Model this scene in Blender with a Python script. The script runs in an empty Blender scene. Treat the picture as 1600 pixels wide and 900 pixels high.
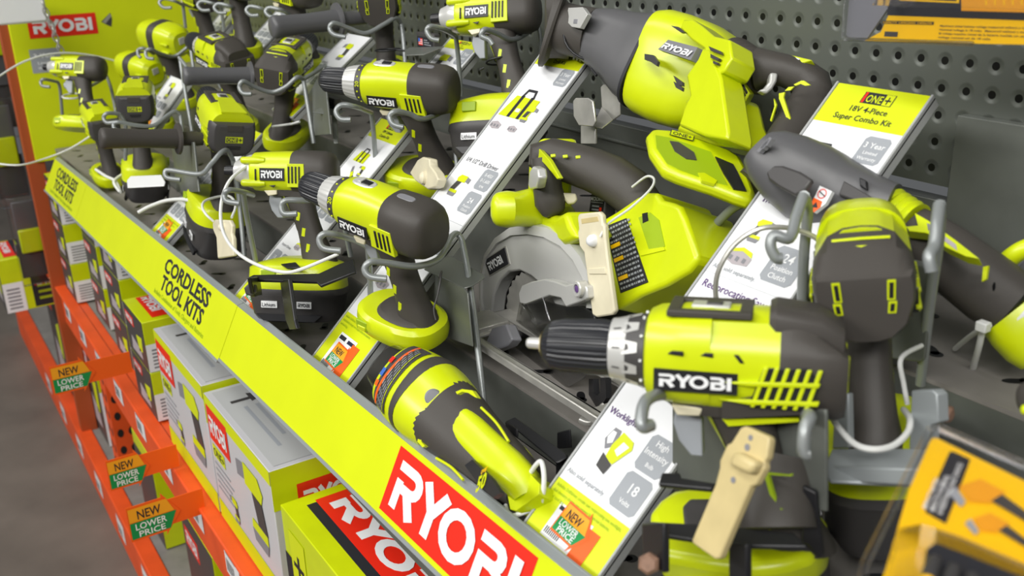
import bpy, bmesh, math, random
from mathutils import Vector as V, Matrix
random.seed(7)
SC = bpy.context.scene
COL = SC.collection
PI = math.pi
H = 1.5                                     # camera height above the aisle floor

# ---------------------------------------------------------------- camera frame
def _cv(u, v, f): return V((u-800, -(v-450), -f)).normalized()
_a = (-1070.0, -550.0); _b = (120.0, 4050.0)
F = math.sqrt(-(_a[0]*_b[0]+_a[1]*_b[1]))
CX = -_cv(-270, -100, F); CZ = -_cv(920, 4500, F); CY = CZ.cross(CX)
EYE = V((0, 0, H))
def ray(u, v):
    q = V(((u-800)/F, -(v-450)/F, -1.0))
    return V((CX.dot(q), CY.dot(q), CZ.dot(q)))
FWD = V((-CX.z, -CY.z, -CZ.z)).normalized()
def P(u, v, d): return EYE + ray(u, v)*d
def PX(u, v, x): r = ray(u, v); return EYE + r*(x/r.x)
def PY(u, v, y): r = ray(u, v); return EYE + r*(y/r.y)
def PZ(u, v, z): r = ray(u, v); return EYE + r*(z/r.z)
def proj(p):
    w = p - EYE
    q = V((CX.x*w.x+CY.x*w.y+CZ.x*w.z, CX.y*w.x+CY.y*w.y+CZ.y*w.z, CX.z*w.x+CY.z*w.y+CZ.z*w.z))
    return (800+F*q.x/-q.z, 450-F*q.y/-q.z)
def plane3(a, b, c):                        # three (u,v,depth) readings give a plane
    A, B, C = P(*a), P(*b), P(*c)
    n = (B-A).cross(C-A).normalized()
    if n.dot(EYE-A) < 0: n = -n
    return (n, A)
def facing(u, v, d, n=None):
    A = P(u, v, d)
    n = V(n).normalized() if n else -FWD
    return (n, A)
def hit(u, v, pl):
    r = ray(u, v); n, A = pl
    return EYE + r*((A-EYE).dot(n)/r.dot(n))

# ---------------------------------------------------------------- materials
MATS = {}
def mat(name, col, rough=.5, metal=0, spec=.5, noise=0, bump=0, nscale=60, coat=0, trans=0, dirt=None):
    m = bpy.data.materials.new(name); m.use_nodes = True
    nt = m.node_tree; b = nt.nodes['Principled BSDF']
    b.inputs['Base Color'].default_value = (*col, 1)
    b.inputs['Roughness'].default_value = rough
    b.inputs['Metallic'].default_value = metal
    b.inputs['Specular IOR Level'].default_value = spec
    if coat: b.inputs['Coat Weight'].default_value = coat; b.inputs['Coat Roughness'].default_value = .15
    if noise or bump:
        tc = nt.nodes.new('ShaderNodeTexCoord'); n = nt.nodes.new('ShaderNodeTexNoise')
        n.inputs['Scale'].default_value = nscale; n.inputs['Detail'].default_value = 4
        nt.links.new(tc.outputs['Object'], n.inputs['Vector'])
        if noise:
            r = nt.nodes.new('ShaderNodeValToRGB')
            r.color_ramp.elements[0].position = .3; r.color_ramp.elements[1].position = .7
            r.color_ramp.elements[0].color = (*[c*(1-noise) for c in col], 1)
            r.color_ramp.elements[1].color = (*[min(1, c*(1+noise)) for c in col], 1)
            nt.links.new(n.outputs['Fac'], r.inputs['Fac']); nt.links.new(r.outputs['Color'], b.inputs['Base Color'])
        if bump:
            n2 = nt.nodes.new('ShaderNodeTexNoise'); n2.inputs['Scale'].default_value = nscale*12
            nt.links.new(tc.outputs['Object'], n2.inputs['Vector'])
            bp = nt.nodes.new('ShaderNodeBump'); bp.inputs['Strength'].default_value = bump; bp.inputs['Distance'].default_value = .001
            nt.links.new(n2.outputs['Fac'], bp.inputs['Height']); nt.links.new(bp.outputs['Normal'], b.inputs['Normal'])
    MATS[name] = m
    return m
LIME = (.60, .70, .003)
mat('lime', LIME, .33, coat=.15, noise=.04, nscale=30)
mat('lime_flat', (.64, .725, .003), .4, noise=.03, nscale=12)
mat('lime_deep', (.33, .47, .006), .5)
mat('rubber', (.060, .054, .048), .5, spec=.35, bump=.12, nscale=80)
mat('charcoal', (.10, .10, .105), .42)
mat('graphite', (.055, .052, .052), .45)
mat('black', (.012, .012, .014), .4)
mat('ink', (.015, .015, .02), .6)
mat('silver', (.60, .60, .58), .30, metal=.25)
mat('chuck_black', (.020, .021, .025), .32)
mat('steel', (.46, .45, .42), .3, metal=.45, noise=.15, nscale=40)
mat('wire', (.30, .32, .32), .38, metal=.35)
mat('powder_grey', (.23, .24, .225), .5, noise=.12, nscale=18)
mat('plate_grey', (.15, .16, .145), .38, metal=.3, noise=.1, nscale=25)
mat('rail_grey', (.36, .39, .40), .35, metal=.3)
mat('holder', (.42, .43, .43), .4)
mat('deck', (.215, .20, .185), .55, noise=.16, nscale=14, bump=.1)
mat('white', (.83, .84, .85), .35)
mat('card', (.84, .85, .87), .28)
mat('tag_grey', (.33, .35, .38), .5)
mat('mid_grey', (.22, .22, .24), .5)
mat('red', (.80, .022, .008), .4)
mat('orange', (.86, .115, .006), .45)
mat('rack_orange', (.76, .085, .012), .5, noise=.12, nscale=9)
mat('green', (.0, .26, .06), .45)
mat('amber', (.85, .36, .01), .45)
mat('yellow', (1.0, .58, .0), .35)
mat('cream', (.74, .68, .50), .42, noise=.06, nscale=40)
mat('tan', (.60, .49, .24), .42, noise=.08, nscale=40)
mat('kit_card', (.56, .56, .58), .35)
mat('purple', (.12, .06, .2), .5)
mat('blue', (.04, .13, .5), .5)
mat('rust', (.26, .15, .10), .7, noise=.3, nscale=90)
mat('carton', (.45, .46, .46), .6)
mat('picture_grey', (.42, .38, .40), .5)
mat('nylon', (.75, .76, .74), .35)
mat('navy', (.012, .012, .045), .5)
mat('floor', (.15, .13, .11), .6, noise=.18, nscale=5, bump=.1)
mat('post_brown', (.38, .07, .015), .5)
# pegboard: painted steel with a square grid of dimpled holes one inch apart
def peg_material():
    m = mat('pegboard', (.115, .125, .11), .42, metal=.2)
    nt = m.node_tree; b = nt.nodes['Principled BSDF']
    tc = nt.nodes.new('ShaderNodeTexCoord'); sx = nt.nodes.new('ShaderNodeSeparateXYZ')
    nt.links.new(tc.outputs['Object'], sx.inputs[0])
    def mth(op, a, bb=None, c=None):
        n = nt.nodes.new('ShaderNodeMath'); n.operation = op
        for i, q in enumerate((a, bb, c)):
            if q is None: continue
            if isinstance(q, (int, float)): n.inputs[i].default_value = q
            else: nt.links.new(q, n.inputs[i])
        return n.outputs[0]
    fx = mth('SUBTRACT', mth('FRACT', mth('DIVIDE', sx.outputs[0], .0254)), .5)
    fz = mth('SUBTRACT', mth('FRACT', mth('DIVIDE', sx.outputs[2], .0254)), .5)
    r = mth('SQRT', mth('ADD', mth('MULTIPLY', fx, fx), mth('MULTIPLY', fz, fz)))
    hole = mth('LESS_THAN', r, .150)
    rp = nt.nodes.new('ShaderNodeMix'); rp.data_type = 'RGBA'
    rp.inputs[6].default_value = (.115, .125, .11, 1); rp.inputs[7].default_value = (.002, .002, .002, 1)
    nt.links.new(hole, rp.inputs[0]); nt.links.new(rp.outputs[2], b.inputs['Base Color'])
    sm = nt.nodes.new('ShaderNodeMapRange'); sm.interpolation_type = 'SMOOTHSTEP'
    sm.inputs[1].default_value = .12; sm.inputs[2].default_value = .34
    nt.links.new(r, sm.inputs[0])
    bp = nt.nodes.new('ShaderNodeBump'); bp.inputs['Strength'].default_value = .45; bp.inputs['Distance'].default_value = .003
    nt.links.new(sm.outputs[0], bp.inputs['Height']); nt.links.new(bp.outputs['Normal'], b.inputs['Normal'])
peg_material()
def clear_material(name, tint, rough, alpha):
    m = bpy.data.materials.new(name); m.use_nodes = True; nt = m.node_tree
    for n in list(nt.nodes): nt.nodes.remove(n)
    o = nt.nodes.new('ShaderNodeOutputMaterial'); t = nt.nodes.new('ShaderNodeBsdfTransparent')
    g = nt.nodes.new('ShaderNodeBsdfGlossy'); mx = nt.nodes.new('ShaderNodeMixShader'); fr = nt.nodes.new('ShaderNodeFresnel')
    ad = nt.nodes.new('ShaderNodeMath'); ad.operation = 'MULTIPLY_ADD'; ad.inputs[1].default_value = .7; ad.inputs[2].default_value = alpha; ad.use_clamp = True
    t.inputs[0].default_value = (*tint, 1); g.inputs['Color'].default_value = (.9, .9, .92, 1)
    g.inputs['Roughness'].default_value = rough; fr.inputs[0].default_value = 1.35
    nt.links.new(fr.outputs[0], ad.inputs[0]); nt.links.new(ad.outputs[0], mx.inputs[0])
    nt.links.new(t.outputs[0], mx.inputs[1]); nt.links.new(g.outputs[0], mx.inputs[2]); nt.links.new(mx.outputs[0], o.inputs[0])
    MATS[name] = m
clear_material('clear', (.985, .985, .99), .07, .01)
clear_material('clear_smoke', (.80, .80, .78), .2, .08)

# ---------------------------------------------------------------- mesh builder
GLY = {}
def glyph(txt, bold=0):
    key = (txt, bold)
    if key not in GLY:
        cu = bpy.data.curves.new('t', 'FONT'); cu.body = txt; cu.size = 1.0; cu.resolution_u = 2; cu.offset = bold
        ob = bpy.data.objects.new('t', cu); COL.objects.link(ob)
        dg = bpy.context.evaluated_depsgraph_get()
        me = bpy.data.meshes.new_from_object(ob.evaluated_get(dg))
        vs = [v.co.copy() for v in me.vertices]; fs = [tuple(p.vertices) for p in me.polygons]
        GLY[key] = (vs, fs, max([v.x for v in vs] or [1]))
        bpy.data.objects.remove(ob); bpy.data.curves.remove(cu); bpy.data.meshes.remove(me)
    return GLY[key]
def ribbon(pts, t, closed=False):
    n = len(pts); L = []; R = []
    for i in range(n):
        p = V(pts[i]); a = V(pts[i-1]) if (i > 0 or closed) else None; b = V(pts[(i+1) % n]) if (i < n-1 or closed) else None
        d1 = (p-a).normalized() if a is not None else (b-p).normalized()
        d2 = (b-p).normalized() if b is not None else d1
        n1 = V((-d1.y, d1.x)); n2 = V((-d2.y, d2.x)); m = n1+n2
        m = m.normalized() if m.length > 1e-6 else n1
        k = t/2/max(.45, m.dot(n1)); L.append(p+m*k); R.append(p-m*k)
    vs = [(q.x, q.y) for q in L+R]; fs = []
    for i in range(n if closed else n-1):
        j = (i+1) % n; fs.append((i, n+i, n+j, j))
    return vs, fs
def logo_polys():                           # heavy technical capitals, height 1
    out = []; t = .21; x = 0
    def arc(cx, cy, rx, ry, a0, a1, k=8): return [(cx+rx*math.cos(math.radians(a0+(a1-a0)*i/k)), cy+ry*math.sin(math.radians(a0+(a1-a0)*i/k))) for i in range(k+1)]
    h = 1-t/2
    out.append(ribbon([(x-.02, h)]+arc(x+.46, h-.21, .2, .21, 90, -90)+[(x+.16, h-.42)], t))
    out.append(ribbon([(x+.1, 0), (x+.1, .62)], t)); out.append(ribbon([(x+.36, .5), (x+.66, 0)], t*1.15)); x += .84
    out.append(ribbon([(x, 1), (x+.3, .5), (x+.3, 0)], t*1.05)); out.append(ribbon([(x+.62, 1), (x+.3, .46)], t*1.05)); x += .64
    out.append(ribbon(arc(x+.42, .5, .36, .4, 0, 337.5, 15), t, True)); x += .98
    out.append(ribbon([(x-.02, h)]+arc(x+.38, h-.19, .17, .19, 90, -90, 6)+[(x+.1, h-.38)], t))
    out.append(ribbon([(x+.1, .62), (x+.1, t/2)]+arc(x+.4, t/2+.2, .2, .2, -90, 90, 6), t)); x += .8
    out.append(ribbon([(x+.06, 0), (x+.06, 1)], t)); x += .17
    return out, x
LOGO, LOGO_W = logo_polys()

FAT = [1]
BODY = {'chuck', 'torque_collar', 'torque_dial', 'housing', 'motor_cap', 'side_vent', 'cap_slit', 'gear_selector', 'level_bubble', 'name_badge', 'rear_trim', 'rear_badge', 'collet', 'gear_case', 'grey_band'}
HANDLE = {'neck', 'direction_switch', 'trigger', 'grip', 'grip_stripe', 'grip_dash', 'base_foot', 'grip_collar', 'latch_slot', 'tool_base', 'battery_pack', 'battery_label'}
class M:
    def __init__(s): s.v = []; s.f = []; s.m = []; s.names = []
    def mi(s, name):
        if name not in s.names: s.names.append(name)
        return s.names.index(name)
    def add(s, vs, fs, m):
        o = len(s.v); k = s.mi(m)
        s.v += [V(q) for q in vs]; s.f += [tuple(o+i for i in f) for f in fs]; s.m += [k]*len(fs)
        return s
    def loft(s, rings, m, cap0=True, cap1=True, closed=True):
        n = len(rings[0]); vs = [p for r in rings for p in r]; fs = []
        for i in range(len(rings)-1):
            for j in range(n if closed else n-1):
                k = (j+1) % n; fs.append((i*n+j, i*n+k, (i+1)*n+k, (i+1)*n+j))
        if cap0: fs.append(tuple(range(n-1, -1, -1)))
        if cap1: fs.append(tuple((len(rings)-1)*n+j for j in range(n)))
        return s.add(vs, fs, m)
    def box(s, c, d, m, ax=None):
        ax = ax or (V((1, 0, 0)), V((0, 1, 0)), V((0, 0, 1))); c = V(c)
        q = [[c+ax[0]*(sx*d[0]/2)+ax[1]*(sy*d[1]/2)+ax[2]*(sz*d[2]/2) for sx, sy in ((-1, -1), (1, -1), (1, 1), (-1, 1))] for sz in (-1, 1)]
        return s.loft(q, m)
    def prism(s, pts, off, m):              # pts: 3-D outline, off: extrusion vector
        off = V(off); n = len(pts); vs = [V(p) for p in pts]+[V(p)+off for p in pts]
        fs = [tuple(range(n)), tuple(range(2*n-1, n-1, -1))]+[(i, n+i, n+(i+1) % n, (i+1) % n) for i in range(n)]
        return s.add(vs, fs, m)
    def tube(s, pts, r, m, n=10, smooth=6, closed=False):
        pts = [V(p) for p in pts]
        if smooth and len(pts) > 2:
            q = []; N = len(pts); rr = []
            for i in range(N-1):
                p0 = pts[max(0, i-1)]; p1 = pts[i]; p2 = pts[i+1]; p3 = pts[min(N-1, i+2)]
                for k in range(smooth):
                    t = k/smooth
                    q.append(.5*((2*p1)+(p2-p0)*t+(2*p0-5*p1+4*p2-p3)*t*t+(3*p1-p0-3*p2+p3)*t**3))
            q.append(pts[-1]); pts = q
        rings = []; up = None
        for i, p in enumerate(pts):
            t = (pts[min(i+1, len(pts)-1)]-pts[max(i-1, 0)]).normalized()
            if up is None: up = t.orthogonal().normalized()
            up = (up-t*up.dot(t)).normalized(); w = t.cross(up)
            rr_ = r if not callable(r) else r(i/(len(pts)-1))
            rings.append([p+up*(rr_*math.cos(2*PI*k/n))+w*(rr_*math.sin(2*PI*k/n)) for k in range(n)])
        return s.loft(rings, m)
    def lathe(s, o, ax, prof, m, n=40, rib=0, ribn=30, cap0=True, cap1=True):
        ax = V(ax).normalized(); a = ax.orthogonal().normalized(); b = ax.cross(a); o = V(o); rings = []
        for x, r in prof:
            rings.append([o+ax*x+(a*math.cos(2*PI*k/n)+b*math.sin(2*PI*k/n))*(r*(1-(rib if (k*ribn//n*2) % 2 == 0 and (k*2*ribn//n) % 2 else 0))) for k in range(n)])
        return s.loft(rings, m, cap0, cap1)
    def flat(s, fr, pts, m, lift=.0002):    # polygon in a 2-D frame (origin, ux, uy)
        o, ux, uy = fr; n = ux.cross(uy).normalized()*lift
        return s.add([o+ux*p[0]+uy*p[1]+n for p in pts], [tuple(range(len(pts)))], m)
    def rect(s, fr, x0, y0, x1, y1, m, lift=.0002): return s.flat(fr, [(x0, y0), (x1, y0), (x1, y1), (x0, y1)], m, lift)
    def text(s, fr, txt, x, y, size, m, lift=.0004, sx=1, center=False, width=None, bold=.012):
        vs, fs, w = glyph(txt, bold); o, ux, uy = fr; n = ux.cross(uy).normalized()*lift
        if width: sx = width/(w*size)
        if center: x -= w*size*sx/2
        return s.add([o+ux*(x+v.x*size*sx)+uy*(y+v.y*size)+n for v in vs], fs, m)
    def logo(s, fr, x, y, w, h, m, lift=.0006):
        o, ux, uy = fr; n = ux.cross(uy).normalized()*lift
        for k, (vs, fs) in enumerate(LOGO): s.add([o+ux*(x+p[0]*w/LOGO_W)+uy*(y+p[1]*h)+n*(1+.12*k) for p in vs], fs, m)
        return s
    def build(s, name, parent=None, loc=None, angle=38, bevel=0, origin=None, seg=2):
        if FAT[0] != 1:
            if name in BODY: s.v = [V((v.x, v.y*FAT[0], v.z*FAT[0])) for v in s.v]
            elif name in HANDLE: s.v = [V((v.x, v.y, v.z+.036*(1-FAT[0]))) for v in s.v]
        me = bpy.data.meshes.new(name)
        org = V(origin) if origin is not None else V((0, 0, 0))
        me.from_pydata([v-org for v in s.v], [], s.f)
        for q in s.names: me.materials.append(MATS[q])
        for p, k in zip(me.polygons, s.m): p.material_index = k; p.use_smooth = True
        bm = bmesh.new(); bm.from_mesh(me)
        if bevel: bmesh.ops.remove_doubles(bm, verts=bm.verts, dist=1e-6)
        bmesh.ops.recalc_face_normals(bm, faces=bm.faces); bm.to_mesh(me); bm.free()
        me.set_sharp_from_angle(angle=math.radians(angle)); me.update()
        o = bpy.data.objects.new(name, me); COL.objects.link(o)
        if parent: o.parent = parent
        if origin is not None: o.location = org - (parent.location if parent else V((0, 0, 0)))
        elif parent is not None and parent.get('_w'): o.location = -parent.location
        if bevel:
            md = o.modifiers.new('bevel', 'BEVEL'); md.width = bevel; md.segments = seg; md.limit_method = 'ANGLE'; md.angle_limit = math.radians(35)
            md.use_clamp_overlap = True
        return o
def build_sides(m, name, parent, **k):
    for sg in (1, -1):
        q = M(); q.names = list(m.names); used = {}
        for f, mi in zip(m.f, m.m):
            if (sum(m.v[i].y for i in f)/len(f) >= 0) == (sg > 0):
                ff = []
                for i in f:
                    if i not in used: used[i] = len(q.v); q.v.append(m.v[i])
                    ff.append(used[i])
                q.f.append(tuple(ff)); q.m.append(mi)
        if q.f: q.build(name, parent, **k)
def build_islands(m, name, parent, **k):
    par = list(range(len(m.v)))
    def find(i):
        while par[i] != i: par[i] = par[par[i]]; i = par[i]
        return i
    for f in m.f:
        for i in f[1:]: par[find(i)] = find(f[0])
    # pieces lying on top of one another stay together
    cen = {}
    for i, v in enumerate(m.v): cen.setdefault(find(i), []).append(v)
    ks = list(cen); bb = {q: ([min(p[a] for p in cen[q]) for a in range(3)], [max(p[a] for p in cen[q]) for a in range(3)]) for q in ks}
    for i, a in enumerate(ks):
        for b in ks[i+1:]:
            if all(bb[a][0][x] <= bb[b][1][x]+.0004 and bb[b][0][x] <= bb[a][1][x]+.0004 for x in range(3)): par[find(b)] = find(a)
    for r in {find(q) for q in ks}:
        q = M(); q.names = list(m.names); used = {}
        for f, mi in zip(m.f, m.m):
            if find(f[0]) == r:
                ff = []
                for i in f:
                    if i not in used: used[i] = len(q.v); q.v.append(m.v[i])
                    ff.append(used[i])
                q.f.append(tuple(ff)); q.m.append(mi)
        if q.f: q.build(name, parent, **k)
def tag(o, label=None, cat=None, group=None, kind=None):
    if label: o['label'] = label
    if cat: o['category'] = cat
    if group: o['group'] = group
    if kind: o['kind'] = kind
    return o
def thing(name, label, cat, loc, group=None, world=True):
    o = bpy.data.objects.new(name, None); COL.objects.link(o); o.location = V(loc); o.empty_display_size = .02
    if world: o['_w'] = 1
    return tag(o, label, cat, group)
def sring(c, au, av, ru, rv, n=28, e=2.0, rot=0):
    out = []
    for k in range(n):
        a = 2*PI*k/n+rot; ca, sa = math.cos(a), math.sin(a)
        out.append(V(c)+au*(ru*math.copysign(abs(ca)**(2/e), ca))+av*(rv*math.copysign(abs(sa)**(2/e), sa)))
    return out
def pxloft(m, secs, mt, e=2.2, n=28, cap0=True, cap1=True, dome0=False, dome1=False, arc=None, grow=0, ups=None):
    """secs: (u, v, depth, half-width px, half-thickness m) along the object's own axis"""
    C = [P(s_[0], s_[1], s_[2]) for s_ in secs]; rings = []
    for i, s_ in enumerate(secs):
        t = (C[min(i+1, len(C)-1)]-C[max(i-1, 0)]).normalized()
        vd = (C[i]-EYE).normalized(); U = t.cross(vd).normalized(); W = t.cross(U).normalized()
        ru = s_[3]*s_[2]/F+grow; rv = (s_[4] if len(s_) > 4 else ru)+grow; ee = s_[5] if len(s_) > 5 else e
        if arc:
            k0, k1 = arc; rr = []
            for k in range(n+1):
                a = math.radians(k0+(k1-k0)*k/n); ca, sa = math.cos(a), math.sin(a)
                rr.append(C[i]+U*(ru*math.copysign(abs(ca)**(2/ee), ca))+W*(rv*math.copysign(abs(sa)**(2/ee), sa)))
            rings.append(rr)
        else: rings.append(sring(C[i], U, W, ru, rv, n, ee))
    if arc: return m.loft(rings, mt, False, False, closed=False)
    def dome(ring, c, d):
        L = sum(((p-c).length for p in ring))/len(ring)*.5; out = []
        for q, h in ((.93, .35), (.75, .7), (.4, .95)): out.append([c+(p-c)*q+d*(L*h) for p in ring])
        return out
    if dome0: rings = dome(rings[0], C[0], (C[0]-C[1]).normalized())[::-1]+rings
    if dome1: rings = rings+dome(rings[-1], C[-1], (C[-1]-C[-2]).normalized())
    return m.loft(rings, mt, cap0, cap1)
def slab(m, pts, pl, th, mt, lift=0):
    n = pl[0]
    q = [hit(u, v, pl)+n*lift for u, v in pts]
    return m.prism(q, -n*th, mt)
def frame4(a, b, c, pl):                    # frame from px corners: a = lower left, b = lower right, c = upper left
    A, B, C = hit(*a, pl), hit(*b, pl), hit(*c, pl)
    ux = (B-A).normalized(); up = (C-A); up = (up-ux*up.dot(ux)); h = up.length
    return (A, ux, up.normalized()), (B-A).length, h
def rod(name, label, cat, paths, r, mt='wire', group=None, names=None, n=10):
    C0 = P(*paths[0][-1]); t = thing(name, label, cat, C0, group)
    for i, p in enumerate(paths):
        M().tube([P(*q) for q in p], r if not isinstance(r, (list, tuple)) else r[i], mt, n=n).build((names or ['hook_arm', 'upright_rod', 'upright_rod'])[i], t)
    return t
# ================================================================ power tools (local frame: nose +X, up +Z, metres)
XA, YA, ZA = V((1, 0, 0)), V((0, 1, 0)), V((0, 0, 1))
def lx(x, ry, rz, e=2.2, z=0, n=36): return sring(V((x, 0, z)), YA, ZA, ry, rz, n, e)
def sides(): return ((1, -XA), (-1, XA))
def badge(root, y, x0, x1, z0, z1, bg='black', fg='white', tilt=0, sds=(1, -1)):
    """name plate on the tool's flanks; x0 is the end nearer the nose"""
    for sd in sds:
        ux = -XA*sd; w = abs(x0-x1); h = z1-z0
        ux = (ux+ZA*(tilt*(1 if sd > 0 else -1))).normalized(); uy = (ZA-ux*ZA.dot(ux)).normalized()
        o = V((x0 if sd > 0 else x1, sd*y, z0)); fr = (o, ux, uy); m = M(); nn = ux.cross(uy)
        q = [o, o+ux*w, o+ux*w+uy*h, o+uy*h]; m.prism([p+nn*.0006 for p in q], -nn*.004, bg)
        m.logo(fr, w*.07, h*.2, w*.86, h*.6, fg, lift=.0009)
        m.build('name_badge', root, angle=30)
def gripmesh(root, zt, zb, xt, xb, rx=.0195, ry=.016, stripe=True, dashes=True, ring_mark=False):
    m = M(); rings = []; K = 9
    def cen(t): return xt+(xb-xt)*t
    def sz(t): return (rx*(1.12-.28*math.sin(PI*min(1, t*1.15))+.18*max(0, t-.75)*4*.5), ry*(1.05-.16*math.sin(PI*t)+.1*max(0, t-.8)*5))
    for i in range(K+1):
        t = i/K; a, b = sz(t); rings.append(sring(V((cen(t), 0, zt+(zb-zt)*t)), XA, YA, a, b, 28, 2.5))
    m.loft(rings, 'rubber'); m.build('grip', root)
    if stripe:
        m = M(); rr = []
        for i in range(K+1):
            t = i/K*.55; a, b = sz(t); c = V((cen(t), 0, zt+(zb-zt)*t)); w = 2.1-1.5*i/K
            for_ = []
            for k in range(-4, 5):
                g = k/4*.42*w; for_.append(c+XA*((a+.0006)*abs(math.cos(g))**.8)+YA*((b+.0006)*math.copysign(abs(math.sin(g))**.8, g)))
            rr.append(for_)
        m.loft(rr, 'lime', False, False, closed=False); m.build('grip_stripe', root)
    if dashes:
        m = M()
        for sd in (1, -1):
            for t in (.34, .56, .78):
                a, b = sz(t); x = cen(t)+a*.30; z = zt+(zb-zt)*t; y = sd*(b*.93+.0012)
                m.prism([V((x-.0015, y, z-.006)), V((x+.003, y, z-.005)), V((x+.0015, y, z+.006)), V((x-.003, y, z+.005))], V((0, -sd*.003, 0)), 'lime')
        build_sides(m, 'grip_dash', root)
def trigger(root, x, z, mt='tag_grey'):
    m = M(); pts = [(x+.006, z+.002), (x+.008, z-.010), (x+.004, z-.022), (x-.004, z-.032), (x-.012, z-.032), (x-.010, z)]
    m.prism([V((a, .0065, b)) for a, b in pts], V((0, -.013, 0)), mt); m.build('trigger', root, bevel=.0012)
def foot(root, z, x=.002, L=.057, W=.037, h=.028):
    m = M(); rings = []
    for q, k in ((0, .86), (.15, .97), (.5, 1.0), (.85, .97), (1, .88)):
        rings.append(sring(V((x, 0, z-h*q)), XA, YA, L*k, W*k, 40, 2.5))
    m.loft(rings, 'lime')
    o = m.build('base_foot', root)
    q = M(); q.loft([sring(V((x-.008, 0, z+.0008)), XA, YA, L*.62, W*.72, 32, 2.4), sring(V((x-.008, 0, z+.004)), XA, YA, L*.56, W*.6, 32, 2.4)], 'rubber'); q.build('grip_collar', root)
    q = M()
    for sd in (1, -1): q.box((x+.030, sd*W*.88, z-.014), (.017, .006, .013), 'lime_deep'); q.box((x+.030, sd*(W*.88+.0025), z-.017), (.012, .003, .006), 'lime')
    build_sides(q, 'latch_slot', root, bevel=.001)
def pack(root, z, x=.002, L=.058, W=.039, h1=.028, h2=.045, big=False, marks=True):
    m = M()
    m.loft([sring(V((x-.01, 0, z+.006)), XA, YA, L*.55, W*.7, 40, 2.6), sring(V((x-.004, 0, z)), XA, YA, L*.86, W*.9, 40, 2.8), sring(V((x, 0, z-.006)), XA, YA, L*.97, W*.98, 40, 2.8), sring(V((x, 0, z-h1)), XA, YA, L, W, 40, 2.9)], 'lime')
    m.build('tool_base', root)
    q = M()
    for sd in (1, -1): q.box((x+.026, sd*W*.95, z-.013), (.020, .007, .013), 'lime_deep')
    build_sides(q, 'latch_slot', root, bevel=.001)
    m = M()
    m.loft([sring(V((x, 0, z-h1)), XA, YA, L*1.0, W*1.0, 40, 2.8), sring(V((x, 0, z-h1-.008)), XA, YA, L*1.02, W*1.03, 40, 2.8), sring(V((x, 0, z-h1-.012)), XA, YA, L*.97, W*.98, 40, 3), sring(V((x, 0, z-h1-h2*.8)), XA, YA, L*.90, W*.90, 40, 3), sring(V((x, 0, z-h1-h2)), XA, YA, L*.80, W*.78, 40, 3)], 'graphite')
    b = m.build('battery_pack', root)
    if marks:
        q = M()
        for sd in (1, -1):
            zz = z-h1-h2*.55
            for xc, w, tx in ((x+.026, .022, 'Lithium'), (x-.022, .020, None)):
                ux = -XA*sd; o = V((xc-(-ux.x)*0-ux.x*w/2, sd*(W*.945), zz)); fr = (o, ux, ZA)
                q.prism([o, o+ux*w, o+ux*w+ZA*.009, o+ZA*.009], V((0, sd*.0015, 0)), 'white')
                fr = (o+YA*(sd*.0015), ux, ZA)
                if tx: q.text(fr, tx, .001, .0015, .0075, 'ink', width=w*.85)
                else: q.logo(fr, .002, .002, w-.004, .005, 'ink', .0004)
            q.prism([V((x-.045, sd*W*.93, z-h1-h2*.75)), V((x-.035, sd*W*.93, z-h1-h2*.95)), V((x+.035, sd*W*.93, z-h1-h2*.95)), V((x+.045, sd*W*.93, z-h1-h2*.75))], V((0, -sd*.004, 0)), 'black')
        build_sides(q, 'battery_label', root)

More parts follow.
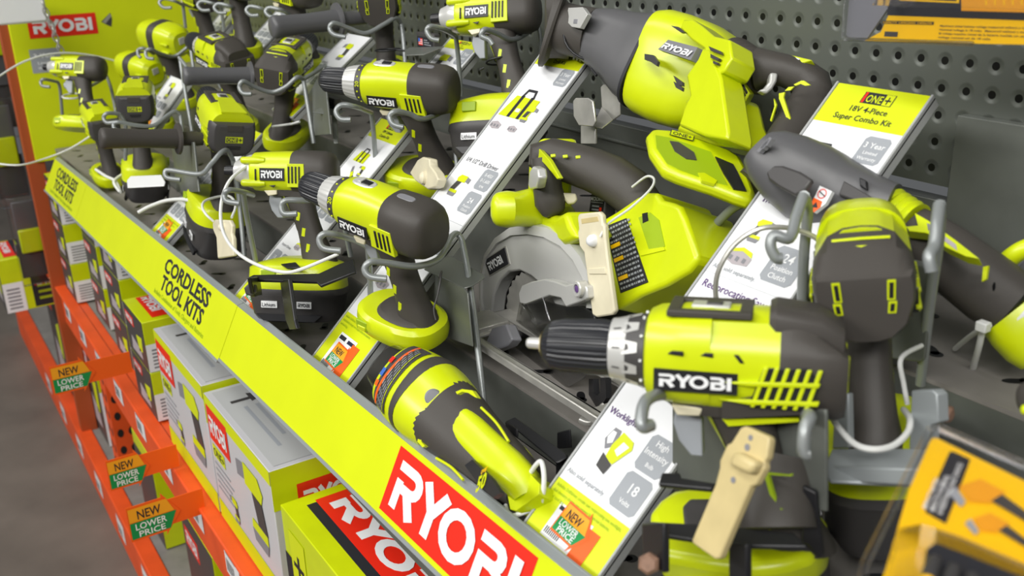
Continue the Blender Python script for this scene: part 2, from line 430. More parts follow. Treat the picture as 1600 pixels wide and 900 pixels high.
def drill_round(root, base='foot'):
    m = M(); m.lathe((0, 0, 0), XA, [(.103, .007), (.100, .013), (.094, .0185), (.086, .0205), (.068, .0215), (.062, .021), (.060, .019)], 'chuck_black', 120, rib=.045, ribn=30); m.build('chuck', root, angle=25)
    m = M(); m.lathe((0, 0, 0), XA, [(.0615, .018), (.060, .0235), (.052, .0262), (.040, .0285), (.0395, .026)], 'silver', 96, rib=.02, ribn=24); m.build('torque_collar', root, angle=25)
    m = M(); m.lathe((0, 0, 0), XA, [(.041, .027), (.0405, .0288), (.032, .0298), (.031, .027)], 'graphite', 48)
    for k in range(16):
        a = 2*PI*k/16; c = V((.036, math.cos(a)*.0296, math.sin(a)*.0296)); t = V((0, -math.sin(a), math.cos(a))); nn = V((0, math.cos(a), math.sin(a)))
        if k % 4 == 1:
            fr = (c-t*.004-XA*.002, t, -XA) if False else (c+XA*.003-t*.004, t, nn.cross(t))
            m.text((c-t*.0045-nn.cross(t)*.0028, t, nn.cross(t)), '20', 0, 0, .0075, 'lime_flat', lift=.0006, width=.009)
        else: m.box(c, (.002, .002, .0014), 'lime_flat', (XA, t, nn))
    m.build('torque_dial', root, angle=25)
    m = M(); m.loft([lx(.0315, .0295, .0295), lx(.030, .0315, .0315), lx(.02, .0325, .034, 2.3), lx(.0, .0325, .0365, 2.4), lx(-.025, .0325, .036, 2.5), lx(-.042, .0325, .0345, 2.5)], 'lime'); m.build('housing', root)
    m = M(); m.loft([lx(-.036, .0320, .0350, 2.5), lx(-.038, .0340, .0368, 2.5), lx(-.055, .0350, .0370, 2.6), lx(-.076, .0345, .0362, 2.6), lx(-.085, .0320, .0335, 2.5), lx(-.0895, .0285, .0300, 2.4), lx(-.0920, .0235, .0250, 2.3), lx(-.0925, .012, .014, 2)], 'rubber')
    m.build('motor_cap', root)
    m = M()
    for sd in (1, -1):
        m.prism([V((-.026, sd*.0350, -.027)), V((-.060, sd*.0358, -.029)), V((-.056, sd*.0358, .004)), V((-.026, sd*.0350, .004))], V((0, -sd*.006, 0)), 'lime')
        for i in range(4):
            x = -.033-i*.0058; m.prism([V((x, sd*.0366, -.001)), V((x-.0026, sd*.0366, -.001)), V((x-.0046, sd*.0366, -.024)), V((x-.0020, sd*.0366, -.024))], V((0, -sd*.002, 0)), 'black')
    build_sides(m, 'side_vent', root, bevel=.0006)
    m = M()
    for sd in (1, -1):
        m.loft([sring(V((-.0895, sd*.014, 0)), V((.35, sd, 0)).normalized(), ZA, .0018, .011, 14, 2), sring(V((-.087, sd*.013, 0)), V((.35, sd, 0)).normalized(), ZA, .0014, .010, 14, 2)], 'black')
    build_sides(m, 'cap_slit', root)
    m = M(); m.loft([sring(V((.003, 0, .0352)), XA, YA, .016, .0095, 28, 2.6), sring(V((.003, 0, .0372)), XA, YA, .0145, .008, 28, 2.6)], 'silver'); m.box((.001, 0, .0375), (.015, .009, .002), 'black'); m.box((.007, 0, .0385), (.005, .011, .003), 'silver'); m.build('gear_selector', root, bevel=.0005)
    m = M(); m.loft([sring(V((-.055, 0, .0362)), XA, YA, .012, .006, 20, 3), sring(V((-.055, 0, .0372)), XA, YA, .011, .005, 20, 3)], 'mid_grey'); m.build('level_bubble', root)
    badge(root, .0328, .022, -.020, -.021, -.004)
    m = M(); m.loft([sring(V((-.018, 0, -.026)), XA, YA, .040, .020, 28, 2.6), sring(V((-.020, 0, -.040)), XA, YA, .030, .0175, 28, 2.6)], 'rubber'); m.build('neck', root)
    m = M(); m.prism([V((.012, .019, -.034)), V((-.006, .019, -.034)), V((-.004, .019, -.040)), V((.008, .019, -.041))], V((0, -.038, 0)), 'cream'); m.build('direction_switch', root, bevel=.001)
    trigger(root, .003, -.040)
    gripmesh(root, -.034, -.128, -.026, -.056)
    if base == 'foot': foot(root, -.125, x=-.030)
    else: pack(root, -.128, x=-.022)
def impact_driver(root, base='pack', foot_h=.028):
    m = M(); m.lathe((0, 0, 0), XA, [(.083, .0045), (.082, .0078), (.078, .0085), (.070, .0085), (.067, .010), (.066, .0105)], 'black', 40); m.lathe((0, 0, 0), XA, [(.0835, .003), (.0825, .0036)], 'silver', 6); m.build('collet', root)
    m = M(); m.lathe((0, 0, 0), XA, [(.068, .011), (.066, .0155), (.058, .0185), (.053, .0225), (.046, .0252), (.040, .0262), (.038, .026)], 'silver', 48); m.build('gear_case', root, angle=25)
    m = M(); m.loft([lx(.0405, .0262, .0262, 2.2), lx(.038, .0285, .029, 2.3), lx(.02, .0292, .0305, 2.5), lx(-.005, .0296, .0315, 2.6), lx(-.03, .0296, .0315, 2.6)], 'lime')
    for z in (.017, -.017):
        for sd in (1, -1): m.loft([sring(V((.052, sd*.022, z)), YA, ZA, .0035, .004, 14), sring(V((.049, sd*.0235, z)), YA, ZA, .0055, .0055, 14), sring(V((.028, sd*.0245, z)), YA, ZA, .006, .006, 14), sring(V((.018, sd*.0245, z)), YA, ZA, .004, .004, 14)], 'lime')
    m.build('housing', root)
    m = M(); m.loft([lx(-.016, .0292, .0312, 2.6), lx(-.018, .0308, .0325, 2.6), lx(-.04, .0312, .033, 2.6), lx(-.058, .0308, .0325, 2.5), lx(-.068, .027, .029, 2.4), lx(-.073, .019, .021, 2.2)], 'rubber'); m.build('motor_cap', root)
    m = M()
    for sd in (1, -1):
        m.prism([V((-.014, sd*.0313, -.022)), V((-.038, sd*.0318, -.022)), V((-.037, sd*.0318, .013)), V((-.014, sd*.0313, .013))], V((0, -sd*.006, 0)), 'lime')
        for i in range(4):
            x = -.0165-i*.0048; m.box((x, sd*.0322, -.0035), (.0022, .0016, .025), 'black')
        m.box((.030, sd*.0293, -.004), (.002, .002, .017), 'black')
        m.prism([V((.012, sd*.0302, -.020)), V((.002, sd*.0302, -.019)), V((.005, sd*.0302, -.023))], V((0, -sd*.002, 0)), 'black')
    build_sides(m, 'side_vent', root, bevel=.0005)
    m = M()
    for sd in (1, -1): m.loft([sring(V((-.0715, sd*.013, 0)), V((.45, sd, 0)).normalized(), ZA, .0018, .010, 14, 2), sring(V((-.069, sd*.012, 0)), V((.45, sd, 0)).normalized(), ZA, .0014, .009, 14, 2)], 'black')
    build_sides(m, 'cap_slit', root)
    badge(root, .0300, .024, -.010, -.0125, .006)
    m = M(); m.loft([sring(V((-.010, 0, -.024)), XA, YA, .036, .018, 28, 2.6), sring(V((-.012, 0, -.036)), XA, YA, .027, .016, 28, 2.6)], 'rubber'); m.build('neck', root)
    m = M(); m.prism([V((.022, .018, -.029)), V((.004, .018, -.028)), V((.004, .018, -.034)), V((.016, .018, -.036))], V((0, -.036, 0)), 'cream'); m.build('direction_switch', root, bevel=.001)
    trigger(root, .012, -.034)
    gripmesh(root, -.030, -.126, -.018, -.050)
    if base == 'pack': pack(root, -.126, x=-.018, L=.066, W=.044, h1=.032)
    elif base == 'foot': foot(root, -.124, x=-.018)
def drill_angular(root, base='pack', back='slit', collar='silver', grip=True, big=False, logo=True, lean=.030, hump=False, chuck=True):
    """newer compact drill with a faceted lime shell"""
    if back != 'band' and chuck: m = M(); m.lathe((0, 0, 0), XA, [(.101, .0065), (.0985, .0135), (.094, .0182), (.086, .0202), (.060, .0212), (.054, .0205), (.053, .018)], 'chuck_black', 120, rib=.035, ribn=30); m.lathe((0, 0, 0), XA, [(.1115, .0028), (.110, .0042), (.100, .0046)], 'silver', 16); m.lathe((0, 0, 0), XA, [(.1018, .0068), (.1005, .0098)], 'tan', 40); m.build('chuck', root, angle=25)
    m = M(); m.lathe((0, 0, 0), XA, [(.0545, .018), (.053, .0225), (.044, .0245), (.042, .025)] if back != 'band' else [(.036, .012), (.034, .018), (.030, .021), (.028, .022)], 'silver', 48)
    if back != 'band': m.lathe((0, 0, 0), XA, [(.042, .0250), (.030, .0278), (.029, .027)], 'graphite', 48)
    for k in range(10 if back != 'band' else 0):
        a = 2*PI*(k+.5)/10
        def q(x, da, r): return V((x, math.cos(a+da)*r, math.sin(a+da)*r))
        m.add([q(.044, -.22, .0248), q(.044, .22, .0248), q(.034, .13, .0274), q(.034, -.13, .0274)], [(0, 1, 2, 3)], 'silver')
        m.add([q(.0505, -.05, .0236), q(.0505, .0, .0236), q(.0455, .0, .0248), q(.0455, -.05, .0248)], [(0, 1, 2, 3)], 'graphite')
        b = a+.3
        m.box(V((.0315, math.cos(b)*.0279, math.sin(b)*.0279)), (.0016, .0016, .0022), 'white', (XA, V((0, -math.sin(b), math.cos(b))), V((0, math.cos(b), math.sin(b)))))
    m.build('torque_collar', root, angle=25)
    def hx(x, k=1.0, zt=9, zo=0):
        pts = [(0, .0365), (.012, .0355), (.023, .0300), (.0335, .0140), (.0350, .004), (.0345, -.008), (.0285, -.027), (.018, -.0375), (.008, -.0405), (0, -.0408)]
        pts = pts+[(-y, z) for y, z in pts[-2:0:-1]]; out = []; n = len(pts)
        for i in range(n):
            for q in (0, .5):
                y = pts[i][0]*(1-q)+pts[(i+1) % n][0]*q; z = pts[i][1]*(1-q)+pts[(i+1) % n][1]*q
                out.append(V((x, y*k, min(z*k+zo, zt))))
        return out
    if back == 'slit':
        m = M(); m.loft([lx(.0295, .0275, .0275, 2.4), lx(.028, .0305, .031, 2.6), lx(.022, .0325, .034, 2.8), lx(.005, .0338, .0360, 2.9), lx(-.012, .0345, .0368, 2.9)], 'lime'); m.loft([hx(-.008, .995), hx(-.03, 1.01), hx(-.060, 1.0)], 'lime'); m.build('housing', root, angle=30)
        m = M(); m.loft([hx(-.052, .98), hx(-.054, 1.02), hx(-.060, 1.03, .0345), hx(-.074, 1.02, .026), hx(-.088, .99, .0135), hx(-.0925, .93, .0105), hx(-.0930, .6, .006)], 'rubber')
        if hump: m.loft([sring(V((-.046, 0, .0265)), YA, ZA, .0235, .0135, 28, 4), sring(V((-.050, 0, .0265)), YA, ZA, .0262, .0155, 28, 4), sring(V((-.076, 0, .0235)), YA, ZA, .0255, .0150, 28, 4), sring(V((-.090, 0, .016)), YA, ZA, .0215, .012, 28, 3.4)], 'rubber')
        for sd in (1, -1): m.prism([V((-.020, sd*.0338, -.026)), V((-.060, sd*.0348, -.012)), V((-.070, sd*.0345, -.012)), V((-.070, sd*.032, -.030)), V((-.02, sd*.030, -.0385))], V((0, -sd*.006, 0)), 'rubber')
        m.build('motor_cap', root, angle=30)
    elif back == 'badge':
        m = M(); m.loft([lx(.0295, .0275, .0275, 2.4), lx(.028, .0305, .031, 2.6), lx(.022, .0335, .034, 2.9), lx(.0, .0350, .0365, 3.2), lx(-.03, .0365, .0375, 3.3), lx(-.070, .0365, .037, 3.2), lx(-.082, .0345, .035, 3.2)], 'lime')
        m.prism([V((-.02, -.012, .0365)), V((-.02, .012, .0365)), V((-.082, .020, .0345)), V((-.082, -.020, .0345))], V((0, 0, .0025)), 'lime'); m.build('housing', root, angle=30)
        m = M(); m.loft([[V((x, v.y, min(v.z, zt))) for v in lx(x, a_, b_, 3.0)] for x, a_, b_, zt in ((-.070, .0370, .0375, .018), (-.076, .0375, .0380, .020), (-.086, .0350, .0360, .021), (-.0915, .0310, .0320, .019), (-.0932, .0250, .0260, .016))], 'graphite'); m.build('motor_cap', root, angle=30)
    else:
        m = M(); m.loft([lx(.032, .020, .020, 2.2), lx(.026, .027, .027, 2.3), lx(.012, .0320, .033, 2.6), lx(-.03, .0350, .036, 2.9), lx(-.066, .0350, .036, 2.9), lx(-.084, .0300, .031, 2.8), lx(-.0920, .0220, .023, 2.6)], 'lime'); m.build('housing', root, angle=30)
        m = M(); m.loft([lx(-.018, .0345, .0355, 2.9), lx(-.020, .0362, .0372, 2.9), lx(-.038, .0364, .0374, 2.9), lx(-.040, .0350, .036, 2.9)], 'rubber'); m.build('grey_band', root)
        m = M(); m.box((-.0925, 0, .006), (.003, .016, .015), 'silver')
        for z in (-.014, .004):
            for sd in (1, -1): m.box((-.074, sd*.034, z), (.022, .006, .005), 'lime')
        build_islands(m, 'rear_trim', root, bevel=.001)
    if back == 'slit':
        m = M()
        for sd in (1, -1):
            for (z0, z1) in ((-.006, .009), (-.016, -.007)):
                m.prism([V((-.0935, sd*.0150, z0)), V((-.0935, sd*.0205, z0)), V((-.0935, sd*.0215, z1)), V((-.0935, sd*.0158, z1))], V((.004, 0, 0)), 'lime')
                m.prism([V((-.0940, sd*.0163, z0+.0016)), V((-.0940, sd*.0192, z0+.0016)), V((-.0940, sd*.0200, z1-.0016)), V((-.0940, sd*.0171, z1-.0016))], V((.003, 0, 0)), 'black')
        for k in range(2):
            x, z = -.0655-k*.005, .0318-k*.0046
            for sg in (1, -1): m.prism([V((x, 0, z)), V((x-.0016, 0, z-.0014)), V((x-.0005, sg*.020, z-.0022)), V((x+.0010, sg*.020, z-.0008))], V((-.0007, 0, .0008)), 'lime')
        build_islands(m, 'rear_trim', root)
    elif back == 'badge':
        m = M(); o = V((-.0940, .0135, -.010)); fr = (o, -YA, ZA)
        m.prism([o, o-YA*.027, o-YA*.027+ZA*.010, o+ZA*.010], V((.002, 0, 0)), 'lime'); m.rect(fr, .001, .001, .019, .009, 'rubber'); m.text(fr, 'ONE', .002, .0022, .0085, 'lime_flat', width=.0155); m.text(fr, '+', .0195, .001, .012, 'ink')
        m.box((-.088, 0, .014), (.012, .024, .010), 'rubber'); m.box((-.0935, 0, -.0165), (.002, .022, .0012), 'black'); m.box((-.0935, 0, -.020), (.002, .020, .0012), 'black')
        m.build('rear_badge', root, bevel=.0006)
    if back == 'band':
        if grip: gripmesh(root, -.034, -.128, -.026, -.026-lean, rx=.021, ry=.0175)
        foot(root, -.125, x=-.026-lean+.028); return
    m = M()
    for sd in (1, -1):                        # louvred rear flank
        m.prism([V((-.036, sd*.0362, -.026)), V((-.044, sd*.0362, .002)), V((-.070, sd*.0366, .004)), V((-.077, sd*.0366, -.006)), V((-.072, sd*.0362, -.026))], V((0, -sd*.006, 0)), 'black')
        for i in range(6):
            x = -.037-i*.0062; m.prism([V((x, sd*.0374, -.026)), V((x-.0026, sd*.0374, -.026)), V((x-.0100, sd*.0374, .003)), V((x-.0074, sd*.0374, .003))], V((0, -sd*.003, 0)), 'lime')
        for z in (-.009, -.022): m.prism([V((-.018, sd*.0348, z-.001)), V((-.036, sd*.0382, z-.002)), V((-.076, sd*.0382, z)), V((-.077, sd*.0382, z+.0032)), V((-.038, sd*.0382, z+.0012))], V((0, -sd*.004, 0)), 'lime')
        for x0, x1 in ((.014, .004), (-.006, -.014)): m.prism([V((x0, sd*.0347, .0075)), V((x1, sd*.0353, .0065)), V((x1, sd*.0353, .0100)), V((x0-.003, sd*.0347, .0100))], V((0, -sd*.002, 0)), 'black')
        m.prism([V((-.026, sd*.0356, .010)), V((-.029, sd*.0356, .010)), V((-.033, sd*.0356, .004)), V((-.030, sd*.0356, .004))], V((0, -sd*.002, 0)), 'black')
    build_sides(m, 'side_vent', root, bevel=.0005)
    if logo: badge(root, .0346, .022, -.029, -.019, -.0035)
    m = M()
    for x in (.014, -.032): m.loft([sring(V((x, 0, 0)), YA, ZA, .0352, .0385, 40, 3.2), sring(V((x-.007, 0, 0)), YA, ZA, .0356, .0390, 40, 3.2)], 'lime') if False else None
    if chuck:
        for sd in (1, -1): m.box((-.010, sd*.0205, .0345), (.052, .009, .005), 'rubber')
        for x in (.012, -.032): m.box((x, 0, .0352), (.008, .040, .004), 'rubber')
        m.box((-.010, 0, .0365), (.024, .016, .003), 'silver'); m.box((-.012, 0, .0375), (.010, .011, .004), 'graphite')
        m.build('gear_selector', root, bevel=.001)
    m = M(); m.loft([sring(V((-.020, 0, -.028)), XA, YA, .046, .022, 28, 2.8), sring(V((-.022, 0, -.040)), XA, YA, .034, .019, 28, 2.8)], 'rubber')
    for sd in (1, -1): m.prism([V((-.020, sd*.0225, -.0395)), V((-.066, sd*.0225, -.0355)), V((-.066, sd*.0225, -.0375)), V((-.024, sd*.0225, -.044))], V((0, -sd*.006, 0)), 'lime')
    m.build('neck', root)
    m = M(); m.prism([V((.012, .020, -.034)), V((-.008, .020, -.034)), V((-.006, .020, -.040)), V((.008, .020, -.0405))], V((0, -.040, 0)), 'cream'); m.build('direction_switch', root, bevel=.001)
    trigger(root, .004, -.040)
    if grip: gripmesh(root, -.034, -.128, -.026, -.026-lean, rx=.021, ry=.0175)
    if base == 'foot': foot(root, -.125, x=-.026-lean+.028)
    elif base == 'pack': pack(root, -.128, x=-.026-lean+.036, L=.062, W=.044, h2=.06 if big else .045)
SPEC = dict(stub=(.0545, -.0925, drill_angular), band=(.034, -.0925, drill_angular), round=(.103, -.0925, drill_round), impact=(.083, -.073, impact_driver), angular=(.1005, -.0925, drill_angular))
def place_tool(kind, label, nose, tail, basepx, basez=-.14, basex=-.02, roll=None, fat=None, **kw):
    xn, xb, fn = SPEC[kind]
    A, B = P(*nose), P(*tail); L = (A-B).length; s = L/(xn-xb); X = (A-B).normalized()
    o = A-X*(xn*s); best = None
    z0 = (ZA-X*X.z).normalized(); y0 = z0.cross(X)
    for k in range(-90, 91):
        a = math.radians(k if roll is None else roll); Z = z0*math.cos(a)+y0*math.sin(a)
        q = proj(o+X*(basex*s)+Z*(basez*s)); e = (q[0]-basepx[0])**2+(q[1]-basepx[1])**2+(k*.5)**2
        if best is None or e < best[0]: best = (e, a, Z, q)
    Z = best[2]; Y = Z.cross(X)
    R = Matrix((X, Y, Z)).transposed().to_4x4()
    t = thing('impact_driver' if kind == 'impact' else 'cordless_drill', label, 'impact driver' if kind == 'impact' else 'drill', (0, 0, 0), world=False)
    t.matrix_world = Matrix.Translation(o) @ R @ Matrix.Diagonal((s, s, s, 1))
    print('TOOL', label[:34], 'scale %.2f roll %.0f err %.0f q %.0f %.0f z %.2f y %.2f' % (s, math.degrees(best[1]), best[0]**.5, *best[3], o.z-H, o.y))
    if kind == 'angular' and 'back' not in kw and False: pass
    FAT[0] = fat or dict(round=.84, impact=.88, angular=.92, band=.95, stub=.94)[kind]; fn(t, **kw); FAT[0] = 1
    return t
# ================================================================ setting
def struct(m, name, **k):
    o = m.build(name, **k); o['kind'] = 'structure'; return o
def Z(z): return z+H
struct(M().box((-3.0, .2, -.02), (9.0, 7.0, .04), 'floor'), 'floor')
# pegboard back wall: object origin sets the hole grid
pe = PY(1308, 36, .845)
m = M(); org = V((pe.x+.0127, .845, pe.z+.0127))
m.box((-1.6, .855, Z(.09)), (4.6, .02, .69), 'pegboard')
struct(m, 'wall_back', origin=org)
m = M(); m.box((-1.6, .856, Z(-.42)), (4.6, .02, .30), 'plate_grey')
q = PY(1496, 180, .832); m.box(((q.x+.35)/2, .838, (q.z+Z(-.36))/2), (.35-q.x, .012, q.z-Z(-.36)), 'plate_grey'); m.box((-1.6, .846, Z(-.292)), (4.6, .012, .004), 'plate_grey'); m.box((-1.6, .86, Z(-1.02)), (4.6, .02, .92), 'graphite')
struct(m, 'trim_1', bevel=.001)
# display tiers
def tier(name, y0, y1, z, zb, label, x0=-2.84, x1=.35, holes=True):
    t = thing(name, label, 'shelf', (-.6, y0, Z(zb)))
    m = M(); m.box(((x0+x1)/2, (y0+y1)/2, Z(z)-.002), (x1-x0, y1-y0, .004), 'deck'); dm = m
    m = M(); m.box(((x0+x1)/2, y0+.0025, Z((z+zb)/2)-.002), (x1-x0, .004, z-zb), 'plate_grey'); m.build('riser', t, bevel=.001)
    if holes:
        m = dm; x = x1-.05; k = 0
        while x > x0+.05:
            for j, fy in enumerate((.28, .68)):
                c = V((x+(.022 if j else 0), y0+(y1-y0)*fy, Z(z)+.0004)); a = .9 if (k+j) % 2 else -.6
                u = V((math.cos(a), math.sin(a), 0)); w = V((-u.y, u.x, 0))
                m.add(sring(c, u, w, .0105, .0045, 18, 2.4), [tuple(range(18))], 'black'); m.add(sring(c+u*.009, u, w, .006, .006, 14), [tuple(range(14))], 'black')
            x -= .075; k += 1
        m.build('deck_plate', t)
    return t
tier('display_shelf', .385, .525, -.548, -.60, 'lowest grey perforated display tier right behind the lime front strip')
tier('display_shelf', .525, .665, -.480, -.546, 'middle grey perforated display tier under the circular saw')
tier('display_shelf', .665, .842, -.358, -.478, 'upper grey perforated display tier against the pegboard')
# gondola top and posts beneath
struct(M().box((-1.25, .60, Z(-.615)), (3.2, .46, .02), 'plate_grey'), 'trim_2')
m = M(); m.box((-2.875, .335, Z(-.62)), (.03, .045, 1.7), 'post_brown'); struct(m, 'trim_3', bevel=.002)
# lime end panel facing us
EX = -2.85
def EP(u, v): return PX(u, v, EX)
t = thing('end_panel', 'lime green end panel with a red logo closing the far end of the display', 'sign', (EX, .6, Z(-.55)))
m = M(); m.box((EX-.01, .585, Z(-.25)), (.02, .50, .66), 'lime_flat'); m.build('panel_board', t, bevel=.002)
q = [EP(47, 60), EP(154, 53), EP(152, 20), EP(43, 26)]
y0, y1, z0, z1 = q[0].y, q[1].y, (q[0].z+q[1].z)/2, (q[2].z+q[3].z)/2
fr = (V((EX+.0005, y0, z0)), YA, ZA); m = M(); m.rect(fr, 0, 0, y1-y0, z1-z0, 'red'); m.logo(fr, (y1-y0)*.07, (z1-z0)*.2, (y1-y0)*.86, (z1-z0)*.6, 'white'); m.build('logo_sign', t)
m = M(); m.flat((V((EX+.0006, 0, 0)), YA, ZA), [(EP(u, v).y, EP(u, v).z) for u, v in ((158, 34), (172, 20), (175, 30), (174, 42), (165, 38))], 'graphite'); m.flat((V((EX+.0010, 0, 0)), YA, ZA), [(EP(u, v).y, EP(u, v).z) for u, v in ((160, 34), (171, 21), (174, 25), (165, 37))], 'steel'); m.build('cut_out', t)
a, b = EP(52, 115), EP(92, 74); fr = (V((EX+.0005, a.y, a.z)), YA, ZA); w, h = b.y-a.y, b.z-a.z
m = M(); m.rect(fr, 0, 0, w, h, 'tag_grey'); m.text(fr, '3 Year', w*.1, h*.62, h*.28, 'white', width=w*.75); m.text(fr, 'Limited', w*.2, h*.36, h*.16, 'white', width=w*.6); m.text(fr, 'Warranty', w*.2, h*.14, h*.16, 'white', width=w*.6); m.build('warranty_tag', t)

# ================================================================ front strip (profile follows the shelf edge)
def top_at(x): return Z(-.4755 + .0305*(x+.50)), .372 - .006*(-x-.5)     # outer lip height, y
BX0, BX1 = -2.68, -.28
cuts = [BX0, -2.292, -1.284, BX1]
names = ['left-hand lime shelf strip lettered cordless tool kits, farthest along the shelf', 'middle lime shelf strip with the large cordless tool kits lettering', 'nearest lime shelf strip with the big red logo']
PU = V((0, .45, .893)).normalized()        # panel up direction (leans back)
for i in range(3):
    xa, xb = cuts[i], cuts[i+1]
    t = thing('shelf_strip', names[i], 'sign', (xa, .37, top_at(xa)[0]), 'lime front strips')
    A = V((xa+.0008, top_at(xa)[1], top_at(xa)[0])); B = V((xb-.0008, top_at(xb)[1], top_at(xb)[0])); ht = .083 if i < 2 else .079
    m = M(); q = [A, B, B-PU*ht, A-PU*ht]; n = (B-A).cross(PU).normalized(); m.prism(q, -n*.002, 'lime_flat'); m.build('printed_face', t)
    m = M(); m.prism([A+V((0, 0, .001)), B+V((0, 0, .001)), B+V((0, .010, .003)), A+V((0, .010, .003))], V((0, 0, -.004)), 'rail_grey')
    m.prism([A-PU*(ht-.001)+n*.0016, B-PU*(ht-.001)+n*.0016, B-PU*(ht+.003)+n*.0016, A-PU*(ht+.003)+n*.0016], -n*.005, 'rail_grey')
    m.prism([A+V((0, .010, .003)), B+V((0, .010, .003)), B+V((0, .014, -.07)), A+V((0, .014, -.07))], V((0, -.002, 0)), 'rail_grey')
    m.build('rail', t, bevel=.0008)
    ux = (B-A).normalized(); up = (PU-ux*PU.dot(ux)).normalized()
    if i < 2:
        x0 = (-1.615, -2.62)[1-i] if False else (-2.62 if i == 0 else -1.64); w = .30
        fr = (A+ux*(x0-xa)-up*ht, ux, up); m = M()
        m.text(fr, 'CORDLESS', .012, .050, .033, 'ink', width=.240, bold=.03); m.text(fr, 'TOOL KITS', .022, .021, .033, 'ink', width=.225, bold=.03)
        m.text(fr, 'Includes Combination of Tools, Chargers and Batteries', .0, .008, .0105, 'lime_deep', width=.272)
        m.build('lettering', t)
    else:
        x0, x1 = -.786, -.548; fr = (A+ux*(x0-xa)-up*(ht-.006), ux, up); hh = ht-.012
        m = M(); m.rect(fr, 0, 0, x1-x0, hh, 'red', .0004); m.logo(fr, .014, hh*.15, x1-x0-.026, hh*.70, 'white', .0008); m.build('logo_sign', t)

# ================================================================ information strips
SW = .1
def pic_drill(m, fr, x, y, s, flip=1):
    f = lambda p: [(x+a*s*flip, y+b*s) for a, b in p]
    m.flat(fr, f([(-.9, .25), (-.4, .35), (-.4, .75), (-.9, .65)]), 'mid_grey', .0009); m.flat(fr, f([(-.4, .25), (.6, .2), (.75, .5), (.5, .8), (-.4, .8)]), 'lime_flat', .0009)
    m.flat(fr, f([(.0, .24), (.6, .22), (.78, -.5), (.22, -.5)]), 'graphite', .0009); m.flat(fr, f([(-.2, -.5), (.75, -.5), (.75, -.75), (-.25, -.75)]), 'lime_flat', .0009); m.flat(fr, f([(-.25, -.75), (.75, -.75), (.65, -1.05), (-.15, -1.05)]), 'mid_grey', .0009)
def pic_bag(m, fr, x, y, s):
    f = lambda p: [(x+a*s, y+b*s) for a, b in p]
    m.flat(fr, f([(-1.3, -.7), (1.0, -.7), (1.1, .5), (-.9, .55)]), 'lime_flat', .0008)
    for c in (-.45, .35): m.flat(fr, f([(c-.12, -.7), (c+.12, -.7), (c+.2, .6), (c-.05, .6)]), 'ink', .0010)
    vs, fs = ribbon(f([(-.45, .5), (-.3, .95), (.35, .95), (.5, .5)]), .14*s); o, ux, uy = fr; n = ux.cross(uy).normalized()*.0010
    m.add([o+ux*a+uy*b+n for a, b in vs], fs, 'ink'); m.flat(fr, f([(-.2, -.35), (.15, -.35), (.15, -.15), (-.2, -.15)]), 'white', .0012)
def pic_batt(m, fr, x, y, s, lime=True):
    f = lambda p: [(x+a*s, y+b*s) for a, b in p]
    m.flat(fr, f([(-1, -.5), (-.2, -.75), (1, -.6), (1.05, 0), (0, .35), (-1, .1)]), 'picture_grey', .0008)
    if lime: m.flat(fr, f([(-.95, .1), (0, .35), (1.0, .05), (.8, .45), (-.1, .65), (-.8, .4)]), 'lime_flat', .0010)
    for k in range(3): m.flat(fr, f([(-.8+k*.6, -.45), (-.5+k*.6, -.5), (-.5+k*.6, -.15), (-.8+k*.6, -.1)]), 'mid_grey', .0011)
def pic_recip(m, fr, x, y, s):
    f = lambda p: [(x+a*s, y+b*s) for a, b in p]
    m.flat(fr, f([(-1.2, .7), (-.9, 1.0), (-.5, .5), (-.2, -.2), (-.6, -.3)]), 'mid_grey', .0009); m.flat(fr, f([(-.6, -.2), (-.1, .2), (.6, -.5), (.2, -1)]), 'lime_flat', .0010)
    m.flat(fr, f([(.5, -.4), (1.0, -.7), (.9, -1.3), (.3, -1.1)]), 'ink', .0009)
def pic_light(m, fr, x, y, s):
    f = lambda p: [(x+a*s, y+b*s) for a, b in p]
    m.flat(fr, f([(-1.0, .2), (-.6, -.3), (-.1, .1), (-.3, 1.0), (-.8, 1.0)]), 'mid_grey', .0009); m.flat(fr, f([(-.9, .35), (-.65, .0), (-.35, .2), (-.5, .8), (-.8, .8)]), 'white', .0011)
    m.flat(fr, f([(-.1, 1.0), (.9, .8), (1.1, .4), (.5, -.8), (-.2, -.7), (-.3, .1)]), 'lime_flat', .0010); m.flat(fr, f([(.3, .55), (.85, .45), (.5, -.3), (.1, -.1)]), 'card', .0012)
    m.flat(fr, f([(-.5, -.5), (.5, -.85), (.4, -1.5), (-.4, -1.3)]), 'graphite', .0011)
def grey_tag(m, fr, x, y, w, h, lines):
    c = .12*w; m.flat(fr, [(x+c, y), (x+w-c, y), (x+w, y+c), (x+w, y+h-c), (x+w-c, y+h), (x+c, y+h), (x, y+h-c), (x, y+c)], 'tag_grey', .0006)
    for tx, yy, sz in lines: m.text(fr, tx, x+w/2, y+h*yy, h*sz, 'white', .0009, center=True)
